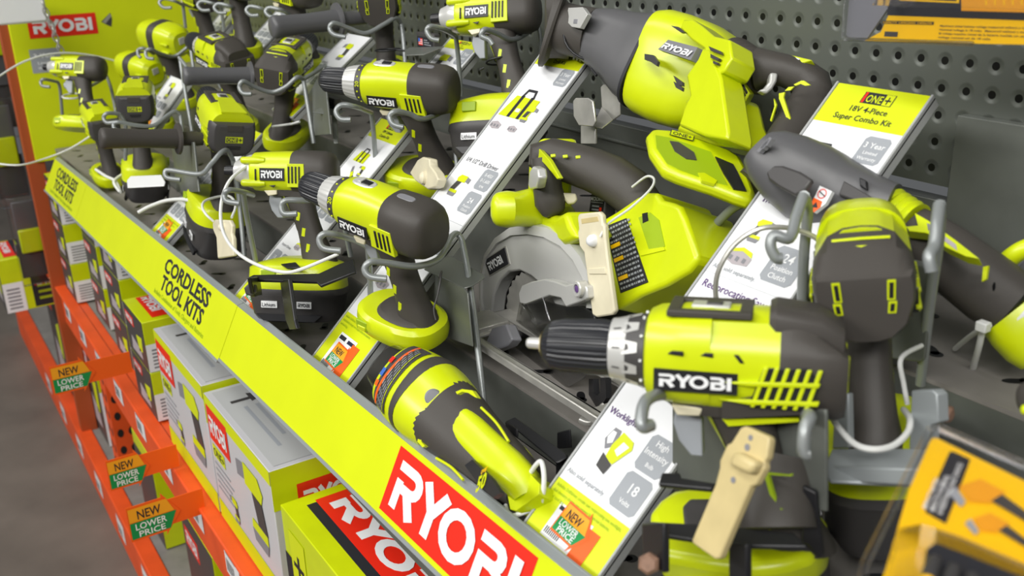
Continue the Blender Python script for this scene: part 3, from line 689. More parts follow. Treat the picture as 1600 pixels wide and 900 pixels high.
def sticker(m, fr, x, y, s, a=0):
    ca, sa = math.cos(a), math.sin(a); f = lambda p: [(x+(q[0]*ca-q[1]*sa)*s, y+(q[0]*sa+q[1]*ca)*s) for q in p]
    m.flat(fr, f([(-.05, -.05), (1.02, -.05), (1.0, -.25), (1.5, .48), (1.0, 1.22), (1.0, 1.05), (-.05, 1.05)]), 'orange', .0012)
    m.flat(fr, f([(0, .5), (1.32, .5), (1.1, .98), (.0, .98)]), 'amber', .0014); m.flat(fr, f([(0, .02), (1.1, .02), (1.36, .5), (0, .5)]), 'green', .0014)
    o, ux, uy = fr; f2 = (o+ux*x+uy*y, ux*ca+uy*sa, uy*ca-ux*sa)
    m.text(f2, 'NEW', .18*s, .57*s, .42*s, 'ink', .0017, width=.75*s); m.text(f2, 'LOWER', .12*s, .27*s, .30*s, 'white', .0017, width=.95*s); m.text(f2, 'PRICE', .2*s, .05*s, .28*s, 'white', .0017, width=.85*s)
def info_strip(label, p0, p1, x, kind, w=SW, group='product information strips'):
    """p0/p1: pixels of the lower and upper end of the left edge; the strip leans back in a plane across the shelf"""
    A, B = PX(*p0, x), PX(*p1, x); L = (B-A).length; uy = (B-A).normalized(); ux = XA; n = ux.cross(uy).normalized()
    t = thing('information_strip', label, 'sign', A, group); fr = (A, ux, uy); W = w
    m = M(); m.prism([A-n*.001, A+ux*W-n*.001, A+ux*W+uy*L-n*.001, A+uy*L-n*.001], -n*.011, 'holder')
    for x0, x1 in ((0, .0022), (W-.0022, W)): m.prism([A+ux*x0+n*.002, A+ux*x1+n*.002, A+ux*x1+uy*L+n*.002, A+ux*x0+uy*L+n*.002], -n*.006, 'holder')
    m.build('holder', t, bevel=.0007)
    a0, a1 = .0025, W-.0025; m = M(); m.rect(fr, a0, .002, a1, L-.001, 'card'); g = W/.1
    def foot_(h, st=True):
        m.rect(fr, a0, .002, a1, h, 'lime_flat', .0004)
        for k, tx in enumerate(('Includes: Drill/driver, circular saw, reciprocating saw, worklight,', 'dual chemistry charger, two compact lithium-ion batteries,', 'and tool bag.')): m.text(fr, tx, .006, h-.0065-.0055*k, .0042*g, 'lime_deep', .0008, width=(.085, .075, .02)[k]*g)
        if st:
            m.rect(fr, .022*g, .003, .066*g, h*.68, 'white', .0007); m.rect(fr, .024*g, h*.57, .040*g, h*.64, 'ink', .0009); m.rect(fr, .046*g, h*.57, .064*g, h*.63, 'navy', .0009)
            for k in range(9): m.rect(fr, (.024+.0022*k)*g, .006, (.0252+.0022*k)*g, .012, 'ink', .0009)
            m.rect(fr, .060*g, .002, .078*g, h*.62, 'orange', .0010); sticker(m, fr, .030*g, .012, .026*g, -.05)
    def head_(h, l1, l2):
        m.rect(fr, a0, L-h, a1, L-.001, 'lime_flat', .0004); m.rect(fr, .036*g, L-h*.42, .068*g, L-h*.14, 'ink', .0006); m.rect(fr, .037*g, L-h*.41, .0395*g, L-h*.15, 'red', .0008)
        m.text(fr, 'ONE', .0405*g, L-h*.385, h*.26, 'lime_flat', .0009, width=.0165*g); m.rect(fr, .0585*g, L-h*.41, .0672*g, L-h*.15, 'lime_flat', .0008); m.text(fr, '+', .0592*g, L-h*.42, h*.36, 'ink', .001, width=.0065*g)
        m.text(fr, l1, W/2, L-h*.64, h*.19, 'ink', .0008, center=True); m.text(fr, l2, W/2, L-h*.86, h*.19, 'ink', .0008, center=True)
    warranty = [('3 Year', .58, .28), ('Limited', .34, .17), ('Warranty', .13, .17)]
    if kind == 'A':
        foot_(.050); head_(.044, '18V 4-Piece', 'Super Combo Kit'); grey_tag(m, fr, .066, L-.078, .026, .028, warranty)
        pic_bag(m, fr, .030, L-.088, .022); pic_drill(m, fr, .062, L-.104, .013, -1); pic_recip(m, fr, .052, L-.094, .010)
        m.rect(fr, a0, .372, a1, .3724, 'tag_grey', .0005); m.text(fr, '1/2" Drill Driver', .008, .352, .0105, 'purple', .0008)
        pic_drill(m, fr, .030, .325, .013, -1); pic_batt(m, fr, .026, .296, .013); grey_tag(m, fr, .056, .282, .034, .036, [('24', .58, .34), ('Position', .34, .2), ('Clutch', .12, .2)])
        m.text(fr, 'Also sold separately.', .006, .278, .006, 'tag_grey', .0008); m.rect(fr, a0, .272, a1, .2724, 'tag_grey', .0005)
        m.text(fr, 'Reciprocating Saw', .008, .258, .0105, 'purple', .0008, width=.074); pic_recip(m, fr, .034, .225, .018); grey_tag(m, fr, .060, .200, .030, .034, [('0-3,000', .55, .24), ('Strokes', .22, .2)])
        m.rect(fr, a0, .152, a1, .1524, 'tag_grey', .0005); m.text(fr, 'Worklight', .006, .120, .0085, 'purple', .0008); pic_light(m, fr, .036, .096, .0155)
        grey_tag(m, fr, .062, .092, .031, .033, [('High', .72, .24), ('Intensity', .44, .24), ('Bulb', .16, .16)]); grey_tag(m, fr, .062, .056, .031, .033, [('18', .48, .38), ('Volts', .18, .18)]); m.text(fr, 'Also sold separately.', .006, .058, .006, 'tag_grey', .0008)
    elif kind == 'B':
        foot_(.075); head_(.040, '18V Lithium', 'Drill Kit'); grey_tag(m, fr, .066, L-.066, .026, .026, warranty); pic_bag(m, fr, .040, L-.105, .026); pic_drill(m, fr, .066, L-.112, .013, -1)
        pic_batt(m, fr, .016, L-.136, .011, False); pic_batt(m, fr, .054, L-.136, .009, False); m.text(fr, '1/4 1/2" Drill Driver', .010, .315, .009, 'mid_grey', .0008); pic_drill(m, fr, .034, .282, .017, -1)
        grey_tag(m, fr, .062, .284, .030, .030, [('0-450/', .65, .22), ('0-1,600', .38, .22), ('RPM', .12, .16)]); grey_tag(m, fr, .062, .250, .030, .030, [('24', .48, .34), ('Position', .26, .17), ('Clutch', .08, .17)])
        m.rect(fr, a0, .235, a1, .2354, 'tag_grey', .0005); m.text(fr, 'Impact Driver', .010, .212, .009, 'mid_grey', .0008); grey_tag(m, fr, .062, .190, .030, .030, [('0-2,900', .5, .22), ('RPM', .2, .18)])
        pic_batt(m, fr, .028, .130, .014, False); pic_batt(m, fr, .032, .108, .014, False)
    elif kind == 'C':                       # short lower strips
        head_(L*.10, '18V Lithium', 'Combo Kit'); foot_(L*.17); pic_bag(m, fr, .036, L*.80, .015); pic_drill(m, fr, .060, L*.74, .010); pic_recip(m, fr, .044, L*.72, .010)
        m.text(fr, 'Drill Driver', .010, L*.60, .007, 'mid_grey', .0008)
        for k in range(3): grey_tag(m, fr, .008+.030*k, L*.48, .026, L*.09, [('0-400', .55, .25), ('RPM', .2, .2)])
        pic_drill(m, fr, .060, L*.42, .010); pic_batt(m, fr, .058, L*.33, .009); m.text(fr, 'Impact Driver', .012, L*.30, .006, 'mid_grey', .0008)
        for k in range(3): grey_tag(m, fr, .008+.030*k, L*.19, .026, L*.085, [('18', .5, .3), ('Volts', .2, .2)])
    elif kind == 'D':                       # upper strips: header, tool, orange energy mark
        head_(L*.13, '18V', 'Impact Driver'); pic_drill(m, fr, .034, L*.66, .022, -1); grey_tag(m, fr, .064, L*.68, .028, .032, warranty)
        m.rect(fr, .052, L*.5, .080, L*.60, 'orange', .0006); m.flat(fr, [(.066+.009*math.cos(k*PI/6), L*.55+.009*math.sin(k*PI/6)) for k in range(12)], 'white', .0009); m.flat(fr, [(.066+.006*math.cos(k*PI/6), L*.55+.006*math.sin(k*PI/6)) for k in range(12)], 'orange', .0011)
        foot_(L*.18)
    else:
        pic_drill(m, fr, .050, L*.80, .022); m.text(fr, 'Drill Kit', .010, L*.62, .007, 'mid_grey', .0008)
        for r in range(2):
            for k in range(3): grey_tag(m, fr, .008+.030*k, L*(.50-.13*r), .026, L*.10, [('0-400', .5, .25), ('RPM', .2, .2)])
        foot_(L*.24)
    m.build('printed_card', t, angle=30)
    return t
info_strip('nearest long information strip, with a lime header and a worklight picture', (818, 818), (1309, 128), PY(818, 818, .388).x, 'A')
info_strip('long information strip that runs up under the grey nose of the reciprocating saw', (485, 562), (862, 62), PY(485, 562, .385).x, 'B')
info_strip('short information strip behind the dark handle of the impact driver on the lowest tier', (365, 465), (596, 184), PY(365, 465, .385).x, 'C')
info_strip('information strip with an orange square, below the impact driver by the pegboard', (612, 166), (704, 60), PY(704, 60, .79).x, 'D')
info_strip('short information strip beside the far battery drill with the side handle', (235, 362), (382, 196), PY(235, 362, .385).x, 'C')
info_strip('information strip below the dark green side handle, running up to the pegboard', (425, 172), (545, 52), PY(545, 52, .77).x, 'E')
info_strip('grey printed information strip left of the dark green side handle', (366, 92), (432, 18), PY(432, 18, .78).x, 'E')
info_strip('small information strip above the grey topped drill at the far end', (300, 78), (352, 12), PY(352, 12, .76).x, 'E', w=.11)
info_strip('far information strip standing behind the round backed drill', (205, 208), (268, 118), PY(205, 208, .45).x, 'E', w=.12)
# ================================================================ drills and drivers
T1 = place_tool('angular', 'nearest lime drill, black chuck and silver collar, held in a large black clamp', (848, 537, .70), (1322, 566, .645), (1200, 850), base=None, back='slit', lean=.042, basex=-.05, fat=.88, roll=-9, hump=True)
T2 = place_tool('stub', 'lime and grey driver seen from behind, standing right of the nearest drill', (1346, 352, .785), (1350, 458, .655), (1368, 760), base='pack', back='slit', big=True, chuck=False, lean=.05, basex=-.06)
T6 = place_tool('round', 'lime drill with rounded grey motor end and open foot, above the hand vacuum', (474, 286, 1.10), (682, 366, 1.00), (640, 530), base='foot')
T8 = place_tool('impact', 'lime impact driver in a black battery clamp, left of the round ended drill', (352, 267, 1.32), (526, 270, 1.30), (478, 462))
T9 = place_tool('round', 'lime drill with a black chuck and number 20 dial, beyond the circular saw handle', (500, 124, 1.39), (712, 142, 1.33), (678, 298), base='foot')
T10 = place_tool('impact', 'lime impact driver at the top against the pegboard, black zip tie round its grip', (674, 30, 1.40), (842, 16, 1.35), (770, 190))
T11 = place_tool('angular', 'drill with a dark back with two lime slits and a grey side handle', (486, 62, 1.80), (424, 118, 1.64), (446, 228), base='foot', back='slit')
T12 = place_tool('angular', 'dark backed drill at the top edge with a dark green grey side handle', (604, -40, 1.72), (589, 8, 1.56), (612, 150), base='foot', back='slit')
T13 = place_tool('angular', 'lime battery drill, lime mark on its dark back, cream tag on its battery', (322, 148, 1.62), (366, 214, 1.47), (338, 352), base='pack', back='badge', big=True)
T14 = place_tool('angular', 'drill facing away above a white plate, small lime mark on its grey back', (220, 130, 2.02), (210, 167, 1.85), (227, 298), base='pack', back='badge')
T15 = place_tool('angular', 'lime drill half hidden behind the end of the long grey side handle', (134, 160, 2.22), (166, 202, 2.09), (172, 290), base='foot', back='badge')
T16 = place_tool('impact', 'small lime impact driver on an open foot in front of the lime end panel', (68, 105, 2.20), (163, 108, 2.18), (98, 206), base='foot', roll=-24)
T17 = place_tool('band', 'upper lime driver with a grey band in front of the lime end panel', (225, 50, 2.27), (285, 68, 2.205), (284, 172), base='foot', back='band')
T18 = place_tool('band', 'lower lime driver with a grey band, partly hidden behind the round backed drill', (190, 98, 2.35), (244, 115, 2.285), (244, 200), base='foot', back='band')
T19 = place_tool('angular', 'lime drill with a grey rear hump, behind the long grey side handle', (298, 62, 1.99), (376, 102, 1.865), (370, 205), base='foot', back='slit', hump=True)
T20 = place_tool('angular', 'dark and lime drill cut by the top edge, nearest to the end panel', (258, -42, 2.27), (330, -8, 2.15), (330, 110), base='foot')
T21 = place_tool('angular', 'drill at the top edge of which mostly the dark upright grip shows', (338, -58, 2.0), (384, -30, 1.85), (376, 88), base='foot')
T22 = place_tool('round', 'rounded lime drill at the top edge, right of the dark upright grip', (392, -32, 1.86), (492, -12, 1.74), (462, 90), base='foot')

def side_handle(tool, pts, r, mt):          # auxiliary handle belongs to its drill
    inv = tool.matrix_world.inverted(); m = M()
    a, b, c = [P(*p) for p in pts]            # free end, guard, body
    ax = (c-a).normalized(); L = (b-a).length
    prof = [(0, r*.80), (.002, r*.98), (L*.06, r*1.05), (L*.12, r*1.0), (L*.5, r*.90), (L*.86, r*.97), (L*.96, r*1.0), (L*.97, r*1.55), (L*1.0, r*1.6), (L*1.01, r*.72), ((c-a).length, r*.66)]
    m.lathe(a, ax, prof, mt, 36)
    m.v = [inv @ v for v in m.v]; m.build('side_handle', tool, angle=45)
side_handle(T13, ((156, 216, 1.42), (284, 214, 1.45), (316, 217, 1.50)), .0150, 'rubber')
side_handle(T11, ((286, 119, 1.62), (395, 119, 1.64), (415, 118, 1.68)), .0150, 'charcoal')
side_handle(T12, ((424, 43, 1.52), (535, 35, 1.56), (574, 26, 1.60)), .0170, 'charcoal')

# ================================================================ reciprocating saw
def pxthing(name, label, cat, at, group=None): return thing(name, label, cat, P(*at), group)
t = pxthing('reciprocating_saw', 'large lime and grey reciprocating saw hanging along the pegboard, its battery foot empty', 'saw', (1090, 290, 1.0))
def sawd(u): return 1.22-(u-850)/450*.26
m = M(); pxloft(m, [(u, v, sawd(860), w, w*sawd(860)/F*.8) for u, v, w in ((852, 40, 50), (856, 40, 60), (863, 43, 63), (867, 44, 62), (872, 46, 46), (880, 48, 43), (896, 51, 42))], 'rubber', e=2.8); m.build('shoe', t, angle=25)
m = M(); pxloft(m, [(u, v, sawd(u), w, w*sawd(u)/F*.85) for u, v, w in ((880, 45, 38), (905, 50, 40), (930, 56, 42))], 'rubber', e=2.3)
for k in range(3): pxloft(m, [(908+k*5, 52+k*1.5, sawd(908), 42, 42*sawd(908)/F*.87), (911+k*5, 53+k*1.5, sawd(908), 42, 42*sawd(908)/F*.87)], 'graphite', e=2.3)
m.build('blade_collar', t)
m = M(); pl = facing(893, 32, sawd(893)-.036, (-.2, -1, .35)); slab(m, [(888, 12), (910, 11), (918, 22), (906, 44), (893, 42), (884, 32)], pl, .006, 'silver'); slab(m, [(897, 30), (903, 30), (902, 37), (896, 37)], pl, .001, 'mid_grey', .0006); m.build('release_lever', t, bevel=.001)
m = M(); pxloft(m, [(u, v, sawd(u), w, w*sawd(u)/F*.72) for u, v, w in ((922, 55, 40), (930, 57, 43), (952, 64, 50), (975, 76, 58), (996, 88, 68), (1012, 95, 74), (1026, 99, 76))], 'charcoal', e=2.8); m.build('nose_housing', t)
m = M(); pxloft(m, [(u, v, sawd(u), w, w*sawd(u)/F*.70) for u, v, w in ((1020, 97, 78), (1032, 101, 83), (1060, 112, 86), (1090, 122, 84), (1116, 130, 76), (1134, 137, 62))], 'lime', e=3.4, n=36); m.build('housing', t, angle=30)
fp = facing(1080, 100, .985, (-.25, -1, .52))
m = M(); pxloft(m, [(1018, 96, sawd(1018), 79.5, 79.5*sawd(1018)/F*.71), (1022, 98, sawd(1022), 80, 80*sawd(1022)/F*.71)], 'ink', e=3.2, n=36); m.build('body_seam', t)
m = M(); slab(m, [(1098, 74), (1108, 78), (1126, 120), (1138, 205), (1136, 218), (1100, 212), (1060, 196), (1070, 166), (1078, 150), (1072, 118), (1090, 92)], (fp[0], fp[1]+fp[0]*.002), .03, 'lime'); m.build('body_spine', t, bevel=.0025)
m = M(); slab(m, [(1068, 30), (1082, 30), (1096, 40), (1115, 56), (1140, 62), (1144, 90), (1131, 112), (1120, 116), (1110, 98), (1100, 76), (1080, 62), (1062, 44)], fp, .03, 'lime'); m.build('shell_rib', t, bevel=.002)
m = M()
for q in ([(1007, 84), (1021, 86), (1028, 96), (1026, 103), (1016, 96), (1007, 93)], [(1052, 118), (1066, 128), (1066, 134), (1058, 132)], [(1052, 127), (1066, 136), (1065, 142), (1056, 137)], [(1048, 40), (1060, 42), (1070, 50), (1064, 51)], [(1107, 72), (1126, 80), (1127, 85), (1110, 79)], [(1110, 84), (1124, 91), (1121, 95), (1110, 90)], [(1114, 95), (1122, 98), (1120, 101), (1114, 99)]): slab(m, q, (fp[0], fp[1]+fp[0]*.0045), .003, 'graphite')
build_islands(m, 'vent_opening', t)
q = [(1028, 77), (1079, 94), (1090, 74), (1044, 62)]; m = M(); plq = (fp[0], fp[1]+fp[0]*.006); slab(m, q, plq, .008, 'mid_grey')
fr, w, h = frame4((1028, 77), (1079, 94), (1044, 62), plq); sk = (hit(1044, 62, plq)-fr[0]).dot(fr[1]); m.logo((fr[0]+fr[1]*(sk*.15)+fr[2]*(h*.2), fr[1], (fr[2]+fr[1]*(sk/h*.9)).normalized()), w*.06, 0, w*.84, h*.66, 'white', .001); m.build('name_badge', t)
m = M(); slab(m, [(1066, 160), (1086, 140), (1118, 142), (1126, 180), (1138, 210), (1140, 228), (1100, 226), (1052, 206), (1062, 190)], facing(1100, 190, .975, (-.3, -1, .35)), .055, 'lime'); m.build('battery_neck', t, bevel=.006)
ft = plane3((1020, 200, .955), (1140, 250, .93), (1120, 285, .90))
m = M(); slab(m, [(1012, 208), (1020, 199), (1047, 201), (1092, 214), (1140, 231), (1158, 243), (1168, 262), (1182, 300), (1177, 313), (1150, 304), (1115, 290), (1060, 272), (1038, 262), (1017, 232)], ft, .014, 'lime'); m.build('battery_foot', t, bevel=.005)
m = M(); slab(m, [(1024, 212), (1046, 216), (1110, 238), (1118, 252), (1136, 290), (1110, 283), (1062, 266), (1042, 256), (1026, 232)], ft, .004, 'lime_deep', .0008); slab(m, [(1117, 246), (1145, 258), (1152, 270), (1166, 300), (1146, 297), (1130, 272)], ft, .004, 'black', .0014)
slab(m, [(1046, 222), (1060, 224), (1084, 240), (1088, 252), (1072, 250), (1054, 238)], ft, .003, 'graphite', .0016); slab(m, [(1090, 272), (1100, 272), (1120, 284), (1116, 290), (1096, 284)], ft, .003, 'lime', .0016)
m.build('battery_socket', t)
m = M(); fr, w, h = frame4((1046, 211), (1083, 221), (1050, 203), (ft[0], ft[1]+ft[0]*.001)); m.rect(fr, 0, 0, w, h, 'ink', .0004); m.rect(fr, .0008, .0008, w-.0008, h-.0008, 'lime', .0006); m.text(fr, 'ONE+', w*.1, h*.18, h*.8, 'ink', .0009, width=w*.8); m.build('printed_mark', t)
m = M(); slab(m, [(1113, 118), (1130, 112), (1152, 160), (1155, 188), (1140, 208), (1126, 188), (1118, 150)], facing(1135, 160, .955, (.5, -1, .2)), .05, 'rubber'); m.build('rear_shroud', t, bevel=.004)
m = M(); vp = facing(1150, 130, .955, (.7, -1, .25)); slab(m, [(1128, 110), (1141, 98), (1172, 146), (1160, 168), (1152, 160)], vp, .03, 'lime')
for k in range(3): slab(m, [(1133+k*5, 112-k*4), (1136+k*5, 109-k*4), (1163+k*3, 153-k*4), (1160+k*3, 156-k*4)], vp, .002, 'black', .001)
m.build('rear_vent', t, bevel=.001)
m = M(); secs = []
for k in range(13): secs.append((1144+k*3.9, 94+k*2.0, 1.03-k*.005, (37 if k % 2 else 32)-k*.5))
pxloft(m, secs, 'rubber', e=2.3); m.build('bellows', t, angle=25)
m = M(); pxloft(m, [(1186, 108, .975, 33, .020), (1200, 107, .97, 28, .021), (1225, 110, .965, 25, .021), (1252, 119, .96, 27, .021), (1270, 132, .957, 29, .021), (1272, 146, .955, 31, .021), (1260, 170, .95, 32, .021), (1243, 195, .94, 31, .020), (1226, 220, .93, 30, .020), (1210, 244, .92, 29, .019), (1192, 268, .915, 26, .018), (1170, 285, .915, 22, .016)], 'rubber', e=2.5); m.build('grip', t)
m = M(); gp = facing(1240, 88, .952, (.1, -1, .9)); slab(m, [(1178, 75), (1210, 79), (1269, 93), (1242, 101), (1200, 89), (1188, 92), (1192, 122), (1186, 118)], gp, .012, 'lime'); m.build('grip_inlay', t, bevel=.0015)
m = M(); gp = facing(1228, 160, .920, (.15, -1, .25))
for q in ([(1252, 126), (1256, 126), (1266, 133), (1258, 134), (1251, 131), (1243, 134), (1240, 132)], [(1232, 136), (1241, 135), (1235, 141), (1226, 142)], [(1217, 146), (1226, 144), (1224, 152), (1235, 186), (1231, 190), (1217, 154)], [(1209, 154), (1213, 164), (1205, 190), (1203, 188), (1210, 166)], [(1219, 183), (1224, 191), (1217, 189)]): slab(m, q, gp, .002, 'lime_flat')
build_islands(m, 'grip_accent', t)
m = M(); slab(m, [(1218, 84), (1226, 84), (1250, 92), (1243, 96), (1222, 92)], (facing(1240, 88, .952, (.1, -1, .9))[0], facing(1240, 88, .952, (.1, -1, .9))[1]+V((0, -.0006, .0006))), .001, 'white'); m.build('rating_label', t)
m = M(); slab(m, [(1204, 113), (1216, 114), (1214, 127), (1207, 139), (1198, 147), (1186, 141), (1194, 138), (1202, 128)], facing(1205, 128, .945), .012, 'silver'); m.build('trigger', t, bevel=.002)

# ================================================================ angled multi tool
t = pxthing('multi_tool', 'dark grey angled multi tool with lime louvred neck, nearest to the pegboard on the right', 'power tool', (1400, 420, .8))
m = M(); pxloft(m, [(1184, 226, .86, 16, .018), (1190, 234, .86, 34, .028), (1204, 245, .855, 46, .032), (1228, 262, .85, 57, .034), (1262, 284, .845, 64, .035), (1296, 300, .84, 62, .034), (1326, 308, .83, 54, .032), (1352, 314, .82, 46, .03), (1372, 322, .815, 44, .029), (1392, 328, .81, 42, .028)], 'charcoal', e=2.7, n=36); m.build('head_housing', t, angle=30)
m = M(); hp = facing(1230, 290, .805, (0, -1, .6)); slab(m, [(1196, 268), (1206, 258), (1222, 258), (1250, 268), (1268, 280), (1258, 296), (1242, 306), (1216, 292), (1200, 280)], hp, .006, 'graphite'); m.build('finger_pad', t, bevel=.002)
m = M()
for k in range(3): slab(m, [(1182+k*6, 236-k*5), (1186+k*6, 238-k*5), (1200+k*3, 222-k*3), (1196+k*3, 220-k*3)], facing(1190, 230, .822, (-.4, -1, .5)), .004, 'mid_grey')
build_islands(m, 'head_slot', t)
m = M(); lp = facing(1283, 310, .796, (0, -1, .55)); slab(m, [(1265, 324), (1281, 290), (1300, 299), (1290, 318), (1272, 332)], lp, .004, 'white'); slab(m, [(1265, 324), (1272, 309), (1285, 315), (1282, 324), (1272, 332)], lp, .001, 'orange', .0004)
slab(m, [(1268, 324), (1276, 316), (1278, 325)], lp, .0008, 'ink', .0007); o_, n_ = hit(1285, 303, lp), lp[0]; a_ = n_.orthogonal().normalized(); b_ = n_.cross(a_)
m.loft([[o_+n_*.0006+a_*(r*math.cos(k*PI/12))+b_*(r*math.sin(k*PI/12)) for k in range(24)] for r in (.0042, .0034)], 'red', False, False); slab(m, [(1282, 299), (1290, 307), (1289, 308), (1281, 300)], lp, .0008, 'ink', .0008); m.build('warning_label', t)
m = M(); sp = facing(1345, 300, .785, (0, -1, .8)); slab(m, [(1342, 276), (1354, 282), (1354, 296), (1343, 290)], sp, .004, 'black'); slab(m, [(1318, 282), (1350, 300), (1372, 314), (1366, 322), (1310, 304)], sp, .01, 'graphite'); m.build('switch_slot', t, bevel=.001)
m = M(); secs = []
for k in range(9): secs.append((1390+k*4.6, 327+k*3.0, .81-k*.002, (36 if k % 2 == 0 else 31)))
pxloft(m, secs, 'lime', e=2.3); m.build('louvred_neck', t, angle=25)
m = M(); pxloft(m, [(1422, 352, .80, 34), (1440, 368, .795, 42), (1470, 392, .79, 48), (1510, 424, .785, 52), (1550, 455, .78, 54), (1580, 476, .775, 52)], 'rubber', e=2.6); m.build('grip', t)
m = M(); gp = facing(1460, 350, .758, (.0, -1, 1.15)); slab(m, [(1429, 332), (1450, 344), (1492, 374), (1530, 404), (1508, 400), (1478, 386), (1448, 364), (1414, 360), (1414, 354), (1434, 352)], gp, .010, 'lime'); slab(m, [(1448, 348), (1456, 352), (1460, 362), (1450, 360)], gp, .001, 'mid_grey', .0004); slab(m, [(1472, 366), (1494, 382), (1496, 392), (1474, 376)], gp, .001, 'picture_grey', .0004); m.build('grip_inlay', t, bevel=.001)
m = M(); gp = facing(1545, 430, .735, (.1, -1, .4)); slab(m, [(1536, 417), (1544, 415), (1541, 436), (1534, 440)], gp, .003, 'lime_flat'); m.add(sring(hit(1553, 448, gp), CX, (CY*-.3+ZA).normalized(), .0028, .0032, 16), [tuple(range(16))], 'black'); build_islands(m, 'grip_accent', t)
m = M(); pxloft(m, [(1582, 484, .775, 56), (1598, 500, .772, 60), (1622, 522, .768, 62), (1640, 540, .765, 56)], 'lime', e=2.8); m.build('battery_end', t)
tt = thing('cable_tie', 'white cable tie round the rear of the multi tool grip', 'cable tie', P(1575, 480, .76)); c = P(1580, 478, .775); a_ = (P(1600, 494, .775)-P(1540, 446, .775)).normalized(); u_ = a_.cross((c-EYE).normalized()).normalized(); w_ = a_.cross(u_)
m = M(); m.tube([c+u_*(.0292*math.cos(k*PI/12))+w_*(.0290*math.sin(k*PI/12)) for k in range(25)], .0022, 'nylon', smooth=0); m.build('loop', tt)
M().tube([P(1546, 508, .755), P(1530, 516, .77), P(1510, 530, .80), P(1492, 545, .83)], .0022, 'nylon').build('tail', tt); M().tube([P(1536, 510, .755), P(1530, 540, .77), P(1524, 562, .79), P(1520, 578, .81)], .0026, 'nylon').build('tail', tt); M().box(P(1536, 510, .752), (.009, .008, .008), 'nylon').build('lock_head', tt, bevel=.001)

# neighbouring tools cut by the right edge
t = pxthing('battery_saw', 'lime looped tool handle entering at the right edge beside the multi tool', 'power tool', (1620, 420, .8))
m = M(); m.tube([P(1562, 434, .80), P(1560, 424, .80), P(1580, 402, .79), P(1610, 386, .78), P(1660, 380, .77)], .0075, 'lime', n=14); m.build('loop_handle', t)
m = M(); slab(m, [(1575, 420), (1600, 398), (1660, 395), (1660, 470), (1600, 460)], facing(1600, 430, .82), .03, 'mid_grey'); m.build('housing', t, bevel=.004)
t = pxthing('grinder', 'rounded dark tool end cut by the right edge, above the yellow package', 'power tool', (1620, 620, .62))
m = M(); pxloft(m, [(1606, 622, .60, 26), (1612, 622, .60, 32), (1640, 624, .60, 36), (1690, 626, .6, 36)], 'rubber', dome0=True); m.build('motor_cap', t)
m = M(); pxloft(m, [(1600, 640, .585, 8), (1640, 644, .585, 9), (1680, 646, .585, 9)], 'lime', dome0=True); m.build('lime_edge', t)
# ================================================================ circular saw
t = pxthing('circular_saw', 'lime circular saw with a grey blade guard and a curved dark handle', 'saw', (880, 600, 1.12))
gpl = facing(838, 450, 1.12, (-.12, -1, .10))            # blade plane, along the shelf
outer = [(753, 500), (749, 465), (750, 430), (758, 398), (774, 373), (797, 357), (826, 352), (855, 357), (884, 374), (906, 400), (922, 432), (930, 466), (928, 482)]
inner = [(868, 480), (860, 462), (846, 446), (830, 432), (812, 423), (795, 425), (781, 438), (771, 460), (767, 490), (769, 530)]
m = M(); slab(m, outer+[(905, 478), (868, 480)]+inner[1:]+[(760, 528)], gpl, .020, 'silver'); m.build('upper_guard', t, bevel=.0025)
rim = [hit(u, v, gpl) for u, v in outer]; nn = gpl[0]; C_ = hit(840, 465, gpl); m = M(); rings = []
for p in rim:
    o_ = (p-C_).normalized(); rings.append([p-o_*.010+nn*.0035, p+o_*.001+nn*.001, p+o_*.003-nn*.012, p+o_*.002-nn*.030, p-o_*.012-nn*.036, p-o_*.012-nn*.02])
m.loft(rings, 'silver'); m.build('guard_rim', t)
m = M(); slab(m, [(780, 545), (766, 520), (758, 490), (760, 455), (774, 430), (800, 415), (836, 420), (862, 440), (878, 475), (882, 520), (860, 545)], (nn, gpl[1]-nn*.024), .004, 'graphite'); m.build('guard_inside', t)
bp = (nn, gpl[1]+nn*.0006); m = M(); slab(m, [(765, 432), (797, 413), (790, 384), (756, 406)], bp, .002, 'steel', .0002); slab(m, [(766, 429), (795, 412), (789, 387), (758, 407)], bp, .001, 'ink', .0012)
A_, B_, C2 = hit(767, 428, bp), hit(794, 412, bp), hit(759, 409, bp); ux = (B_-A_); uy = (C2-A_); fr = (A_+nn*.0013, ux.normalized(), uy.normalized()); m.logo(fr, ux.length*.08, uy.length*.2, ux.length*.8, uy.length*.62, 'white', .0003); m.build('name_badge', t)
m = M(); o_ = hit(840, 512, (nn, gpl[1]-nn*.012)); a_ = XA; b_ = (ZA).normalized(); m.loft([[o_+(a_*math.cos(k*PI/32)+b_*math.sin(k*PI/32))*(.068 if k % 2 else .065)+nn*q for k in range(64)] for q in (0, -.0016)], 'steel'); m.build('blade', t, angle=20)
m = M(); q = [(812, 470), (806, 500), (804, 530), (806, 560), (820, 588), (848, 606), (880, 608), (910, 592), (926, 568), (930, 530), (928, 490), (905, 478), (880, 478), (850, 470), (830, 466)]
lg = (nn, gpl[1]+nn*.006); m.prism([hit(u, v, lg) for u, v in q], -nn*.003, 'clear_smoke'); m.build('lower_guard', t, bevel=.001)
m = M(); lv = (nn, gpl[1]+nn*.016); slab(m, [(810, 458), (815, 446), (830, 440), (850, 436), (868, 440), (884, 446), (904, 440), (916, 448), (918, 466), (905, 472), (884, 480), (876, 466), (858, 462), (822, 476), (812, 474)], lv, .012, 'silver'); slab(m, [(815, 476), (848, 464), (860, 502), (836, 510)], lv, .003, 'clear_smoke', .001); m.build('guard_lever', t, bevel=.002)
